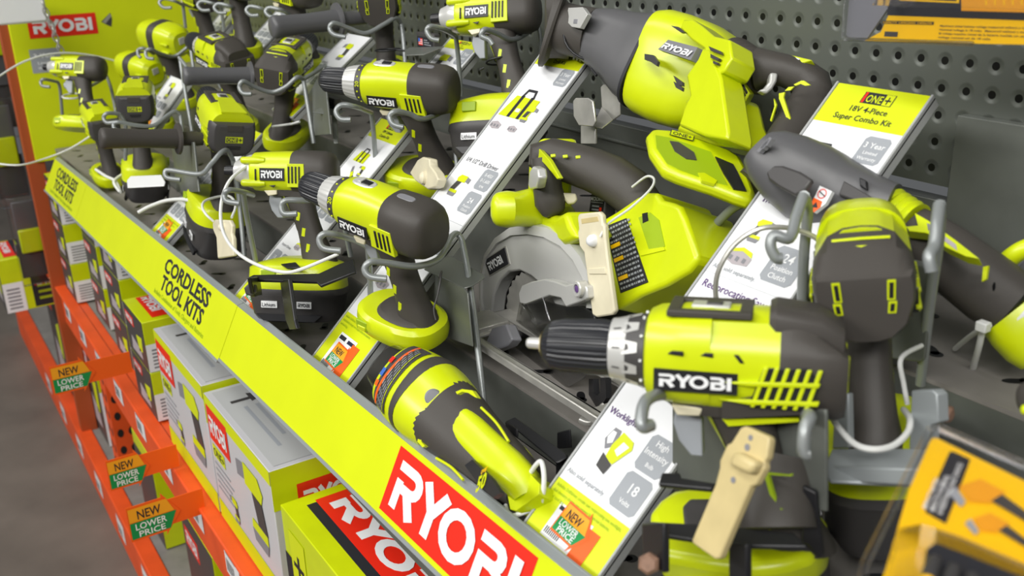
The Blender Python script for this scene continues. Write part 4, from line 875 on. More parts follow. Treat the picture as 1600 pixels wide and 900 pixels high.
o_ = hit(908, 451, lv); m = M(); m.lathe(o_, nn, [(-.004, .0085), (.005, .0085), (.006, .0075), (.006, .0050), (.003, .0048)], 'silver', 28); m.lathe(o_, nn, [(.002, .0040), (.0055, .0036), (.006, .002)], 'purple', 20); m.build('lever_bolt', t)
o_ = hit(808, 518, (nn, gpl[1]+nn*.008)); m = M(); m.lathe(o_, nn, [(-.02, .009), (.006, .009), (.008, .008), (.008, .004), (.005, .0035)], 'graphite', 28); m.build('depth_knob', t)
zs = -.452; SZ = Z(zs)
def SP(u, v, dz=0): return PZ(u, v, zs+dz)
m = M(); A_, B_ = SP(697, 513), SP(938, 668); dx = (B_-A_).normalized(); dy = V((-dx.y, dx.x, 0)); L = (B_-A_).length
def bar(x0, x1, y0, y1, h=.004, z=0): m.prism([A_+dx*x0+dy*y0+V((0, 0, z)), A_+dx*x1+dy*y0+V((0, 0, z)), A_+dx*x1+dy*y1+V((0, 0, z)), A_+dx*x0+dy*y1+V((0, 0, z))], V((0, 0, h)), 'steel')
bar(0, L, 0, .014); bar(0, L, .066, .125); bar(0, .050, .014, .066); bar(L-.03, L, .014, .066); bar(.0, L, 0, .003, .008); bar(0, .045, .010, .06, .010); m.build('base_plate', t, bevel=.0012)
m = M(); slab(m, [(768, 512), (790, 506), (800, 530), (792, 540), (762, 552), (752, 546), (758, 536)], facing(775, 530, 1.115, (-.12, -1, .3)), .014, 'mid_grey'); m.build('front_bracket', t, bevel=.002)
m = M(); slab(m, [(920, 592), (927, 592), (928, 615), (934, 618), (938, 612), (938, 590), (946, 590), (947, 622), (940, 634), (940, 660), (926, 664), (926, 634), (920, 626)], facing(932, 620, 1.02, (-.4, -1, .1)), .006, 'black'); m.tube([P(908, 656, .99), P(920, 660, .985), P(934, 654, .985), P(940, 640, .985), P(946, 634, .985)], .0045, 'steel'); m.build('bevel_lock', t)
# body
m = M(); slab(m, [(845, 214), (832, 226), (825, 250), (823, 300), (823, 350), (838, 362), (880, 384), (900, 372), (888, 350), (882, 330), (868, 338), (848, 335), (838, 320), (838, 290), (846, 240)], facing(850, 300, 1.10, (-.3, -1, .1)), .045, 'lime'); m.build('handle_column', t, bevel=.006)
m = M(); pxloft(m, [(852, 248, 1.09, 22), (854, 270, 1.09, 22), (856, 296, 1.09, 23), (860, 316, 1.09, 25), (864, 328, 1.09, 20)], 'rubber', e=2.8, dome1=True)
pxloft(m, [(838, 264, 1.105, 14, .014), (846, 248, 1.105, 28, .018), (862, 246, 1.10, 30, .020), (890, 254, 1.09, 32, .022), (925, 265, 1.08, 34, .023), (957, 279, 1.07, 36, .024), (984, 298, 1.06, 37, .024), (1001, 320, 1.055, 35, .022), (1004, 345, 1.05, 26, .018)], 'rubber', e=2.4); m.build('handle_grip', t)
m = M(); hp = facing(850, 260, 1.068, (-.3, -1, .2)); slab(m, [(832, 236), (842, 232), (858, 250), (874, 278), (870, 280), (852, 258), (840, 246), (832, 246)], hp, .005, 'lime')
for u in (864, 883, 903): slab(m, [(u-4, 241+(u-864)*.06), (u+4, 240+(u-864)*.06), (u+5, 245+(u-864)*.06), (u-3, 246+(u-864)*.06)], facing(u, 243, 1.062), .004, 'lime_flat')
build_islands(m, 'handle_accent', t, bevel=.0008)
m = M(); slab(m, [(827, 268), (832, 260), (839, 264), (841, 278), (838, 294), (828, 296), (825, 290)], facing(832, 280, 1.072, (-.5, -1, 0)), .01, 'silver'); m.build('lock_button', t, bevel=.002)
m = M(); slab(m, [(862, 302), (880, 301), (900, 302), (903, 312), (898, 318), (888, 319), (882, 312), (872, 308), (862, 308)], facing(882, 308, 1.08), .012, 'cream'); m.build('trigger', t, bevel=.002)
m = M(); pxloft(m, [(850, 322, 1.13, 33), (828, 325, 1.12, 30), (806, 327, 1.11, 27), (792, 327, 1.10, 29), (780, 327, 1.10, 27)], 'lime', e=2.4, dome1=True); m.build('front_knob', t)
bpn = V((-.10, -1, .42)).normalized(); bpl = (bpn, P(960, 400, 1.02))
m = M(); slab(m, [(876, 386), (890, 372), (920, 356), (945, 340), (962, 330), (994, 308), (1010, 300), (1026, 300), (1033, 312), (1050, 316), (1062, 322), (1070, 340), (1090, 398), (1090, 406), (1076, 424), (1040, 446), (1000, 462), (965, 484), (940, 474), (918, 440), (898, 404)], bpl, .075, 'lime'); m.build('battery_housing', t, bevel=.008, seg=3)
m = M(); slab(m, [(964, 474), (984, 470), (1018, 454), (1020, 464), (985, 480)], (bpn, bpl[1]-bpn*.03), .03, 'lime'); m.build('housing_lug', t, bevel=.003)
pf = (bpn, bpl[1]+bpn*.0004); m = M(); slab(m, [(998, 340), (1016, 332), (1030, 344), (1039, 385), (1015, 392)], pf, .002, 'lime_deep', .0004); slab(m, [(1004, 334), (1012, 332), (1014, 345), (1005, 349)], pf, .001, 'black', .0007); slab(m, [(1000, 392), (1038, 386), (1040, 391), (1002, 400)], pf, .003, 'lime_flat', .001); m.build('battery_latch', t)
m = M(); slab(m, [(970, 458), (1013, 441), (979, 341), (946, 354)], pf, .002, 'ink', .0006)
A_, B_, C2 = hit(970, 458, pf), hit(1013, 441, pf), hit(946, 354, pf); ux = (B_-A_); uy = (C2-A_); W_, H_ = ux.length, uy.length; fr = (A_+bpn*.0008, ux.normalized(), uy.normalized()); random.seed(3)
for k in range(14):
    y = H_*(.03+.068*k)
    if k in (2, 6, 9): m.rect(fr, W_*.05, y-.0004, W_*.40, y+H_*.052, 'yellow', .0003); x = W_*.42
    else: x = W_*.07
    while x < W_*.9: w = random.uniform(.03, .11)*W_; w = min(w, W_*.93-x); m.rect(fr, x, y+.0002, x+w, y+H_*.032, 'tag_grey', .0004); x += w+W_*.03
m.build('warning_label', t)

# ================================================================ hand vacuum
t = pxthing('hand_vacuum', 'lime and grey hand vacuum lying nose up behind the shelf strip, tail toward us', 'vacuum', (740, 700, .98))
def vd(u): return 1.06-(u-600)/250*.22
m = M(); pxloft(m, [(u, v, vd(u), w, w*vd(u)/F*.8) for u, v, w in ((606, 572, 38), (620, 585, 44), (636, 598, 54), (646, 606, 58))], 'clear_smoke', e=2.4); pxloft(m, [(u, v, vd(u), w, w*vd(u)/F*.8) for u, v, w in ((618, 583, 34), (634, 596, 46), (646, 606, 54))], 'graphite', e=2.4); m.build('dust_cup', t)
m = M(); pxloft(m, [(u, v, vd(u), w, w*vd(u)/F*.85) for u, v, w in ((630, 593, 56), (640, 601, 61), (652, 611, 65), (664, 620, 67))], 'lime', e=2.4, n=36); m.build('front_ring', t)
m = M(); pxloft(m, [(u, v, vd(u), w, w*vd(u)/F*.85) for u, v, w in ((664, 620, 67.6), (668, 623, 68.4), (672, 627, 67.6))], 'rubber', e=2.4, n=36); m.build('seal_band', t)
m = M(); pxloft(m, [(u, v, vd(u), w, w*vd(u)/F*.85) for u, v, w in ((672, 627, 67), (682, 636, 67), (692, 645, 65), (702, 654, 62))], 'lime', e=2.4, n=36); m.build('rear_ring', t)
m = M(); pxloft(m, [(u, v, vd(u), w, w*vd(u)/F*.85) for u, v, w in ((698, 650, 62), (712, 664, 60), (732, 684, 56), (758, 708, 52), (784, 731, 48), (808, 752, 43), (822, 764, 36))], 'rubber', e=2.5, n=36); m.build('body', t)
m = M(); pxloft(m, [(700, 641, .955, 24, .012), (712, 652, .948, 27, .014), (742, 682, .92, 29, .015), (775, 714, .895, 30, .016), (800, 738, .875, 31, .018), (818, 758, .862, 30, .022), (826, 776, .858, 24, .022)], 'lime', e=3.2, dome0=True); m.build('handle', t)
m = M(); slab(m, [(791, 742), (806, 730), (826, 738), (843, 756), (842, 772), (806, 798), (797, 796), (792, 770)], facing(815, 765, .845, (-.2, -1, .8)), .03, 'lime'); slab(m, [(806, 746), (814, 742), (820, 748), (816, 756), (808, 760), (803, 752)], facing(815, 765, .8445, (-.2, -1, .8)), .001, 'lime_deep', .0006)
for k in range(4): slab(m, [(796+k*5, 745-k*4), (799+k*5, 743-k*4), (798+k*5, 752-k*4), (795+k*5, 754-k*4)], facing(815, 765, .8445, (-.2, -1, .8)), .001, 'lime_flat', .0012)
m.build('tail_latch', t, bevel=.002)
m = M(); pxloft(m, [(u, v, vd(u), w, w*vd(u)/F*.85) for u, v, w in ((635, 597.5, 59.2), (640, 601, 61), (652, 611, 65), (657, 615, 66))], 'graphite', e=2.4, n=24, arc=(32, 150), grow=.0008)
pxloft(m, [(u, v, vd(u), w, w*vd(u)/F*.85) for u, v, w in ((640, 601, 61), (643, 603.5, 62))], 'orange', e=2.4, n=24, arc=(36, 146), grow=.0014)
for i, (mt_, a0) in enumerate((('orange', 106), ('blue', 90), ('red', 74))): pxloft(m, [(u, v, vd(u), w, w*vd(u)/F*.85) for u, v, w in ((633, 596, 58.5), (638, 599.5, 60.4))], mt_, e=2.4, n=6, arc=(a0, a0+9), grow=.0018)
for k in range(5):
    for j in range(9): pxloft(m, [(u, v, vd(u), w, w*vd(u)/F*.85) for u, v, w in ((643.5+k*2.6, 603.8+k*2.1, 62.2+k*.8), (644.3+k*2.6, 604.4+k*2.1, 62.5+k*.8))], 'lime_flat' if k == 4 else 'tag_grey', e=2.4, n=4, arc=(40+j*12+k*2, 47+j*12+k*3), grow=.0014)
m.build('safety_label', t)
o_ = P(677, 621, .955); n_ = (EYE-o_).normalized(); m = M(); m.lathe(o_-n_*.006, n_, [(0, .0085), (.010, .0085), (.0115, .0070), (.0118, .002)], 'mid_grey', 28); m.build('release_button', t)
m = M(); vp = facing(745, 745, .845, (-.5, -1, .55)); slab(m, [(726, 727), (738, 718), (768, 748), (782, 770), (770, 778), (752, 762)], vp, .004, 'ink'); fr, w, h = frame4((748, 758), (768, 745), (744, 746), vp); fr = (fr[0]+fr[1]*.001, fr[1], fr[2]); m.text(fr, 'over', 0, h*.9, .008, 'yellow', .0008, width=.015, bold=.03); m.text(fr, '50', -.004, -.006, .019, 'lime_flat', .0008, width=.022, bold=.04); m.build('printed_label', t)
m = M()
for q in ([(652, 690), (656, 672), (668, 656), (670, 660), (660, 676), (658, 690), (664, 697), (660, 699)], [(712, 612), (722, 608), (738, 610), (746, 622), (741, 620), (732, 614), (722, 612), (714, 616)]): slab(m, q, facing(690, 650, .925, (-.1, -1, .5)), .004, 'lime_flat')
for a, b in (((752, 637), (795, 690)), ((800, 686), (838, 726)), ((682, 716), (724, 750))): m.tube([P(*a, .93), P((a[0]+b[0])/2+2, (a[1]+b[1])/2-3, .905), P(*b, .885)], .0014, 'lime_flat')
build_islands(m, 'body_accent', t)
tt = thing('cable_tie', 'white cable tie round the tail of the hand vacuum', 'cable tie', P(845, 760, .84)); M().tube([P(828, 741, .85), P(838, 726, .84), P(846, 722, .835), (P(850, 745, .83)), P(848, 775, .83), P(842, 790, .84), P(800, 806, .845), P(790, 790, .86)], .0022, 'nylon').build('loop', tt)

# ================================================================ security tags, cables, clamps, plates
def sec_tag(label, pl, pts, mt, knob=None, th=.006, wedge=None, group=None):
    t = thing('security_tag', label, 'security tag', hit(*pts[0], pl), group); m = M(); slab(m, pts, pl, th, mt); m.build('tag_body', t, bevel=.0018)
    if knob: m = M(); o = hit(*knob[:2], pl); m.lathe(o, pl[0], [(-.001, knob[2]), (.004, knob[2]*.95), (.007, knob[2]*.6), (.008, knob[2]*.2)], knob[3] if len(knob) > 3 else mt, 24); m.build('lock_knob', t)
    if wedge: m = M(); slab(m, wedge, (pl[0], pl[1]+pl[0]*.008), .012, mt); m.build('raised_wedge', t, bevel=.003)
    return t
pl = facing(930, 410, .985, (-.1, -1, .12)); t = sec_tag('long cream security tag with a white lock knob hanging on the circular saw', pl, [(902, 340), (904, 334), (935, 331), (940, 336), (941, 350), (944, 352), (945, 372), (948, 400), (960, 486), (956, 492), (932, 496), (925, 492), (912, 395), (905, 385), (902, 362), (904, 358)], 'cream', knob=(928, 376, .0065, 'white'))
m = M(); slab(m, [(908, 342), (934, 338), (936, 346), (909, 350)], pl, .002, 'tan', .0003); slab(m, [(920, 420), (946, 418), (948, 428), (922, 428)], pl, .002, 'cream', .0012); build_islands(m, 'tag_recess', t, bevel=.0004)
pl = facing(1150, 770, .60, (-.1, -1, .35)); t = sec_tag('large tan security tag slanting across the grip of the nearest drill', pl, [(1157, 668), (1164, 666), (1200, 682), (1202, 688), (1198, 716), (1193, 722), (1194, 732), (1180, 758), (1172, 760), (1148, 815), (1124, 872), (1117, 874), (1083, 850), (1080, 845), (1117, 757), (1124, 730), (1124, 720), (1136, 694), (1142, 692)], 'tan', wedge=[(1145, 704), (1180, 722), (1170, 742), (1136, 728)])
m = M()
for u, v, r in ((1168, 699, .0022), (1173, 684, .0018), (1146, 750, .0020)): o = hit(u, v, pl); m.lathe(o, pl[0], [(0, r), (.0004, r)], 'mid_grey', 20)
build_islands(m, 'rivet_hole', t)
pl = facing(348, 375, 1.36, (-.1, -1, .2)); sec_tag('pale cream security tag on the battery drill at the middle left', pl, [(332, 348), (336, 343), (358, 344), (362, 352), (361, 366), (363, 372), (364, 400), (340, 404), (338, 372), (333, 360)], 'cream', knob=(350, 355, .006), th=.006)
pl = facing(665, 272, 1.27, (-.3, -1, .2)); sec_tag('chunky cream security tag tied to the grip of the drill beyond the circular saw', pl, [(640, 270), (652, 250), (660, 245), (670, 248), (671, 258), (680, 270), (684, 280), (680, 292), (668, 296), (648, 282)], 'cream', knob=(664, 278, .009), th=.012)
def alarm(label, at, w, h, d, flag=True, tx=None):
    o = P(*at); t = thing('alarm_box', label, 'alarm box', o, 'small black alarm boxes with a printed flag' if flag else None); m = M(); m.box(o+V((0, .006, 0)), (w, .012, h), 'graphite'); m.build('case', t, bevel=.002)
    fr = (o+V((-w/2, 0, -h/2)), XA, ZA); m = M(); m.rect(fr, w*.06, h*.08, w*.94, h*.75, 'ink', .0004)
    fx, fy = w*.14, h*.2; m.rect(fr, fx, fy, fx+w*.24, fy+h*.42, 'white', .0006)
    for k in range(4): m.rect(fr, fx, fy+h*.12*k, fx+w*.24, fy+h*(.12*k+.07), 'red', .0008)
    m.rect(fr, fx, fy+h*.22, fx+w*.11, fy+h*.43, 'blue', .001)
    for k in range(3): m.rect(fr, w*.45, h*(.25+.14*k), w*(.85-.1*k), h*(.30+.14*k), 'tag_grey', .0006)
    if tx: m.text(fr, tx, w*.05, h*.8, h*.2, 'white', .0006, width=w*.9)
    m.build('printed_face', t); return t
alarm('black alarm box with a printed flag, below the black chuck of a drill', (512, 163, 1.50), .052, .022, 0)
alarm('black alarm box with a printed flag, left of the impact driver by the pegboard', (664, 64, 1.52), .056, .024, 0)
o = P(943, 318, 1.12); t = thing('alarm_box', 'black lettered alarm box inside the loop of the circular saw handle', 'alarm box', o); n_ = V((-.25, -1, .25)).normalized(); ux = V((1, -.25, .22)); ux = (ux-n_*ux.dot(n_)).normalized(); uy = n_.cross(ux)
m = M(); m.box(o, (.036, .036, .016), 'graphite', (ux, uy, n_)); m.build('case', t, bevel=.003); fr = (o+n_*.0082-ux*.017-uy*.017, ux, uy); m = M(); m.rect(fr, 0, 0, .034, .026, 'ink'); m.text(fr, 'MICROMAX', .001, .019, .0062, 'white', width=.032); m.rect(fr, .002, .017, .032, .0174, 'white', .0004)
for k in range(3): m.rect(fr, .006, .004+.004*k, .024, .0058+.004*k, 'tag_grey', .0004)
m.rect(fr, .025, .008, .031, .012, 'red', .0005); m.build('printed_face', t)

def cable(label, pts, r, mt='nylon', name='steel_cable', cat='cable'): return tag(M().tube([P(*p) for p in pts], r, mt, n=8).build(name), label, cat)
cable('thin white cable looping from the saw handle to the cream tag', [(988, 292, 1.02), (1010, 276, 1.0), (1022, 280, .99), (1016, 296, .985), (985, 325, .98), (952, 348, .975), (942, 362, .97), (938, 370, .97)], .0013)
cable('coated steel cable looped over the nearest information strip', [(1124, 486, .78), (1118, 455, .77), (1124, 420, .76), (1148, 382, .755), (1186, 358, .75), (1230, 356, .75), (1268, 368, .75), (1292, 386, .75)], .0021, 'steel')
cable('white cable loop round the grip foot of the rear facing driver', [(1294, 642, .70), (1310, 668, .655), (1336, 694, .64), (1366, 702, .632), (1396, 696, .635), (1418, 676, .645), (1422, 655, .66), (1412, 640, .70)], .0022)
cable('white cable running down beside the rear facing driver', [(1440, 540, .72), (1408, 560, .70), (1412, 600, .70), (1418, 632, .70)], .0018)
cable('white cable from the cream tag to the black battery clamp', [(392, 256, 1.30), (366, 274, 1.28), (352, 295, 1.27), (345, 325, 1.27), (348, 360, 1.26), (366, 390, 1.24), (398, 412, 1.21), (440, 425, 1.18), (470, 421, 1.17), (528, 397, 1.16)], .0022)
cable('short white loop round the base of the battery drill at the middle left', [(334, 346, 1.37), (322, 335, 1.37), (316, 322, 1.39), (324, 312, 1.42), (356, 306, 1.46), (368, 320, 1.40), (362, 340, 1.37)], .0018)
cable('thin wire joining the grip of the drill over the vacuum to the grey plate', [(686, 434, 1.04), (690, 425, 1.05), (684, 460, 1.05), (678, 482, 1.05), (681, 500, 1.05)], .0010, 'graphite')
cable('thin grey tether stretched across in front of the end panel', [(-10, 125, 2.1), (30, 100, 2.15), (70, 86, 2.2), (110, 83, 2.25), (150, 88, 2.3), (188, 98, 2.35), (212, 112, 2.38)], .0022)
cable('slack grey tether hanging below the small impact driver', [(-10, 255, 2.0), (30, 258, 2.0), (70, 248, 2.05), (110, 232, 2.08), (142, 212, 2.1)], .0020)
cable('clear ridged strap trailing from the battery drill at the middle left', [(216, 332, 1.60), (235, 322, 1.60), (262, 313, 1.60), (290, 312, 1.58), (310, 320, 1.56)], .0030, 'nylon', 'zip_strap', 'strap')
cable('white tether knotted round the dark grip near the far end', [(150, 265, 2.0), (165, 275, 1.97), (180, 283, 1.95), (188, 300, 1.93), (178, 284, 1.94), (192, 272, 1.97)], .003)
def band(label, c, rr, up, mt='black', tail=None, r=.0016):
    t = thing('cable_tie', label, 'cable tie', P(*c)); C = P(*c); ax = V(up).normalized(); a = ax.cross((C-EYE).normalized()).normalized(); b = ax.cross(a)
    M().tube([C+a*(rr*math.cos(k*PI/12))+b*(rr*math.sin(k*PI/12)) for k in range(25)], r, mt, smooth=0).build('loop', t)
    if tail: M().tube([P(*p) for p in tail], r, mt).build('tail', t)
    return t
band('black zip tie round the grip of the impact driver by the pegboard', (782, 95, 1.37), .0200, (-.35, .1, .9), tail=[(756, 106, 1.34), (750, 109, 1.34)])
band('black zip tie round the dark grip of the drill at the top edge', (606, 78, 1.58), .0200, (-.05, 0, 1), tail=[(620, 78, 1.55), (640, 80, 1.54)])
band('white cable tie round the grip of the drill showing its dark back', (446, 195, 1.66), .0210, (-.2, 0, 1), 'nylon', tail=[(455, 194, 1.63), (468, 190, 1.62)], r=.002)
band('pale cable tie round the grip of the small impact driver by the end panel', (114, 150, 2.3), .0230, (.1, 0, 1), 'nylon', r=.002)
band('black zip tie round the blade collar of the reciprocating saw', (926, 56, 1.175), .0345, (CX*(-.95)+CY*0+V((0, 0, .25))).normalized(), tail=[(924, 108, 1.14), (932, 118, 1.13)])

def clamp(label, segs, bolt=None):
    t = thing('battery_clamp', label, 'clamp', P(*segs[0][1][0], segs[0][2]) if False else hit(*segs[0][1][0], segs[0][2]))
    for nm, pts, pl, th in segs: m = M(); slab(m, pts, pl, th, 'black'); m.build(nm, t, bevel=.0012)
    if bolt: o = P(*bolt[:3]); m = M(); m.lathe(o, (P(bolt[0]-10, bolt[1]+4, bolt[2]-.02)-o).normalized(), [(0, bolt[3]), (.006, bolt[3]), (.008, bolt[3]*.7)], bolt[4], 6); m.build('bolt', t)
    return t
top = lambda u, v, d, n=(0, -.35, 1): facing(u, v, d, n)
clamp('black metal clamp round the battery of the impact driver beside the round ended drill', [
    ('top_bar', [(386, 434), (396, 429), (498, 427), (530, 412), (552, 404), (556, 424), (500, 446), (494, 440), (398, 437)], top(460, 435, 1.20), .004),
    ('front_bar', [(437, 437), (450, 436), (459, 500), (463, 514), (452, 515), (446, 500)], facing(450, 470, 1.185, (-.2, -1, .05)), .005),
    ('side_bar', [(386, 434), (400, 432), (404, 462), (392, 464), (388, 446)], facing(394, 450, 1.21, (-.5, -1, .05)), .005),
    ('rear_bar', [(438, 412), (462, 409), (470, 418), (448, 418)], top(455, 414, 1.27), .003)], bolt=(394, 452, 1.20, .008, 'graphite'))
gc = clamp('grey clamp bars round the battery under the impact driver by the pegboard', [
    ('top_bar', [(712, 178), (722, 170), (798, 166), (804, 172), (728, 180), (716, 190)], top(755, 174, 1.38), .003), ('side_bar', [(711, 180), (718, 178), (722, 200), (714, 202)], facing(716, 190, 1.36), .004), ('front_bar', [(752, 176), (764, 172), (770, 204), (770, 222), (758, 220)], facing(760, 196, 1.345), .004)])
for c_ in gc.children:
    for i_ in range(len(c_.data.materials)): c_.data.materials[i_] = MATS['wire']
clamp('large black clamp round the battery of the nearest drill', [
    ('top_bar', [(1003, 818), (1012, 814), (1120, 820), (1240, 832), (1262, 854), (1140, 852), (1036, 836), (1032, 846), (1004, 846)], top(1120, 835, .64), .004),
    ('top_bar', [(1028, 756), (1034, 738), (1062, 738), (1064, 746), (1120, 755), (1112, 764)], top(1080, 752, .665), .004),
    ('side_bar', [(1002, 818), (1036, 818), (1036, 896), (1004, 880)], facing(1020, 850, .635, (-.3, -1, .1)), .005),
    ('front_bar', [(1138, 848), (1166, 850), (1166, 930), (1138, 930)], facing(1150, 880, .62, (-.1, -1, .1)), .005),
    ('rear_bar', [(1254, 760), (1276, 770), (1286, 870), (1278, 872), (1262, 852), (1252, 850)], facing(1268, 820, .64, (.5, -1, .1)), .005)], bolt=(1016, 880, .63, .0072, 'rust'))
t = pxthing('battery_pack', 'lime topped battery pack of the nearest drill, caught in the large black clamp', 'battery', (1150, 900, .65))
m = M(); pb = top(1150, 870, .665, (0.05, -.25, 1)); slab(m, [(1012, 800), (1030, 778), (1052, 762), (1110, 754), (1200, 752), (1262, 772), (1292, 812), (1294, 845), (1266, 872), (1230, 884), (1180, 890), (1100, 880), (1030, 868)], pb, .030, 'lime'); m.build('lime_top', t, bevel=.007, seg=3)
m = M(); slab(m, [(1012, 800), (1030, 778), (1052, 762), (1110, 754), (1200, 752), (1262, 772), (1292, 812), (1294, 845), (1266, 872), (1230, 884), (1180, 890), (1100, 880), (1030, 868)], (pb[0], pb[1]-pb[0]*.027), .05, 'graphite', ); m.build('cell_case', t, bevel=.007)
m = M(); slab(m, [(1066, 790), (1078, 778), (1232, 778), (1262, 800), (1262, 850), (1190, 840), (1070, 830)], (pb[0], pb[1]+pb[0]*.003), .01, 'graphite'); m.build('socket_rim', t, bevel=.002)
m = M(); pxloft(m, [(1222, 715, .665, 50, .018), (1214, 765, .66, 58, .022), (1212, 800, .655, 62, .026), (1214, 826, .652, 62, .027)], 'rubber', e=2.5); m.v = [T1.matrix_world.inverted() @ v for v in m.v] if False else m.v; m.build('grip_boot', t)
m = M()
for q in ([(1192, 736), (1200, 740), (1214, 790), (1222, 796), (1218, 798), (1208, 792)], [(1196, 738), (1232, 742), (1236, 740), (1236, 744), (1198, 742)]): slab(m, q, facing(1210, 765, .634, (0, -1, .2)), .002, 'lime_deep')
build_islands(m, 'boot_line', t)
t = pxthing('mounting_block', 'grey painted steel bracket with a bolt over the battery of the rear facing driver', 'bracket', (1350, 740, .64))
m = M(); slab(m, [(1286, 730), (1300, 700), (1460, 700), (1446, 728), (1430, 758), (1296, 752)], top(1360, 730, .655, (0, -.35, 1)), .003, 'rail_grey'); slab(m, [(1288, 728), (1440, 732), (1432, 760), (1302, 753), (1288, 742)], facing(1360, 742, .640, (0, -1, .1)), .003, 'rail_grey'); m.build('cross_plate', t, bevel=.0015)
m = M(); slab(m, [(1424, 610), (1456, 609), (1464, 616), (1466, 660), (1452, 664), (1450, 700), (1420, 706)], facing(1440, 650, .66, (-.2, -1, .1)), .010, 'rail_grey'); slab(m, [(1449, 628), (1460, 628), (1459, 650), (1449, 650)], facing(1454, 640, .659, (-.2, -1, .1)), .002, 'black', .0004); m.build('upright_tab', t, bevel=.0015)
m = M(); slab(m, [(1314, 616), (1324, 614), (1326, 700), (1300, 702), (1302, 650)], facing(1312, 660, .70, (-.2, -1, .1)), .006, 'rail_grey'); m.build('upright_tab', t, bevel=.0015)
o = P(1466, 643, .66); m = M(); m.lathe(o, V((1, .1, .1)), [(0, .0062), (.008, .0062), (.0095, .004)], 'rust', 6); m.build('bolt', t)
def plate(label, pieces, mt='plate_grey'):
    t = thing('support_plate', label, 'bracket', hit(*pieces[0][1][0], pieces[0][2]))
    for nm, pts, pl, th in pieces: m = M(); slab(m, pts, pl, th, mt); m.build(nm, t, bevel=.001)
    return t
plate('grey folded plate with two slots right of the drill over the vacuum', [('vertical_face', [(656, 420), (664, 420), (724, 450), (730, 458), (738, 542), (690, 525), (668, 470)], (V((-.25, -1, .05)).normalized(), P(700, 437, 1.10)), .002), ('top_face', [(662, 420), (690, 402), (706, 400), (755, 428), (757, 433), (738, 446), (724, 450)], (V((.04, -.22, 1)).normalized(), P(700, 437, 1.10)), .002)])
plate('large green grey plate behind the rear facing driver', [('vertical_face', [(1247, 409), (1256, 404), (1440, 415), (1452, 424), (1456, 434), (1444, 560), (1438, 566), (1392, 560), (1330, 560), (1244, 560)], facing(1350, 480, .80, (-.1, -1, .05)), .003), ('top_face', [(1262, 404), (1290, 384), (1456, 402), (1456, 430), (1440, 420)], facing(1360, 400, .80, (0, -.2, 1)), .003)])
plate('tall dark grey plate behind the nearest drill grip', [('vertical_face', [(1050, 624), (1100, 630), (1290, 640), (1290, 800), (1050, 745)], facing(1150, 690, .705, (-.1, -1, .08)), .003)])
plate('bent steel cradle with two round cornered ears under the reciprocating saw', [('front_ear', [(895, 158), (899, 153), (918, 153), (926, 158), (930, 190), (926, 198), (904, 196), (896, 182)], facing(912, 175, 1.10, (-.1, -1, .1)), .0025), ('rear_ear', [(938, 136), (942, 132), (960, 132), (968, 140), (968, 180), (958, 188), (940, 168)], facing(952, 155, 1.15, (-.1, -1, .1)), .0025), ('floor_plate', [(926, 196), (930, 188), (940, 166), (958, 186), (940, 200)], facing(940, 188, 1.12, (0, -.3, 1)), .002), ('stem', [(907, 196), (930, 199), (930, 225), (907, 225)], facing(918, 210, 1.13, (-.1, -1, .1)), .003)], 'steel')
plate('long black bracket bar standing behind the hand vacuum tail', [('top_face', [(790, 658), (804, 651), (884, 708), (886, 714), (872, 722), (868, 722)], facing(840, 690, .93, (0, -.4, 1)), .002), ('end_face', [(868, 718), (886, 710), (886, 752), (868, 760)], facing(878, 735, .915, (.4, -1, .1)), .002), ('end_face', [(789, 658), (807, 670), (807, 684), (790, 672)], facing(797, 670, .94, (-.4, -1, .1)), .002)], 'black')
plate('small black tab with a hole on the riser behind the black bracket bar', [('vertical_face', [(870, 676), (890, 671), (892, 700), (870, 702)], facing(880, 688, .985, (0, -1, .05)), .002)], 'black')
plate('pale grey shelf plate under the black alarm box beyond the side handle', [('top_face', [(488, 175), (500, 168), (540, 172), (528, 180)], facing(512, 174, 1.47, (0, -.3, 1)), .002), ('stem', [(518, 178), (526, 178), (529, 225), (521, 225)], facing(523, 200, 1.48), .003)])
plate('pale grey shelf plate under the alarm box by the pegboard', [('top_face', [(632, 78), (640, 74), (694, 72), (660, 85), (634, 86)], facing(660, 78, 1.5, (0, -.3, 1)), .002), ('stem', [(648, 84), (654, 84), (656, 120), (650, 120)], facing(652, 100, 1.52), .003)])
plate('grey plate standing behind the far battery drill', [('vertical_face', [(268, 225), (302, 222), (310, 300), (276, 300)], facing(290, 260, 1.62, (-.2, -1, .1)), .003)])
plate('tall grey plate left of the black chuck beyond the side handle', [('vertical_face', [(480, 150), (505, 105), (510, 152), (516, 210), (492, 212)], facing(495, 160, 1.55, (-.3, -1, .1)), .003)])
plate('white square plate on the foot of the round backed drill', [('top_face', [(198, 282), (204, 275), (252, 273), (258, 284), (256, 290), (199, 293)], facing(228, 280, 1.80, (0, -.4, 1)), .002)], 'white')

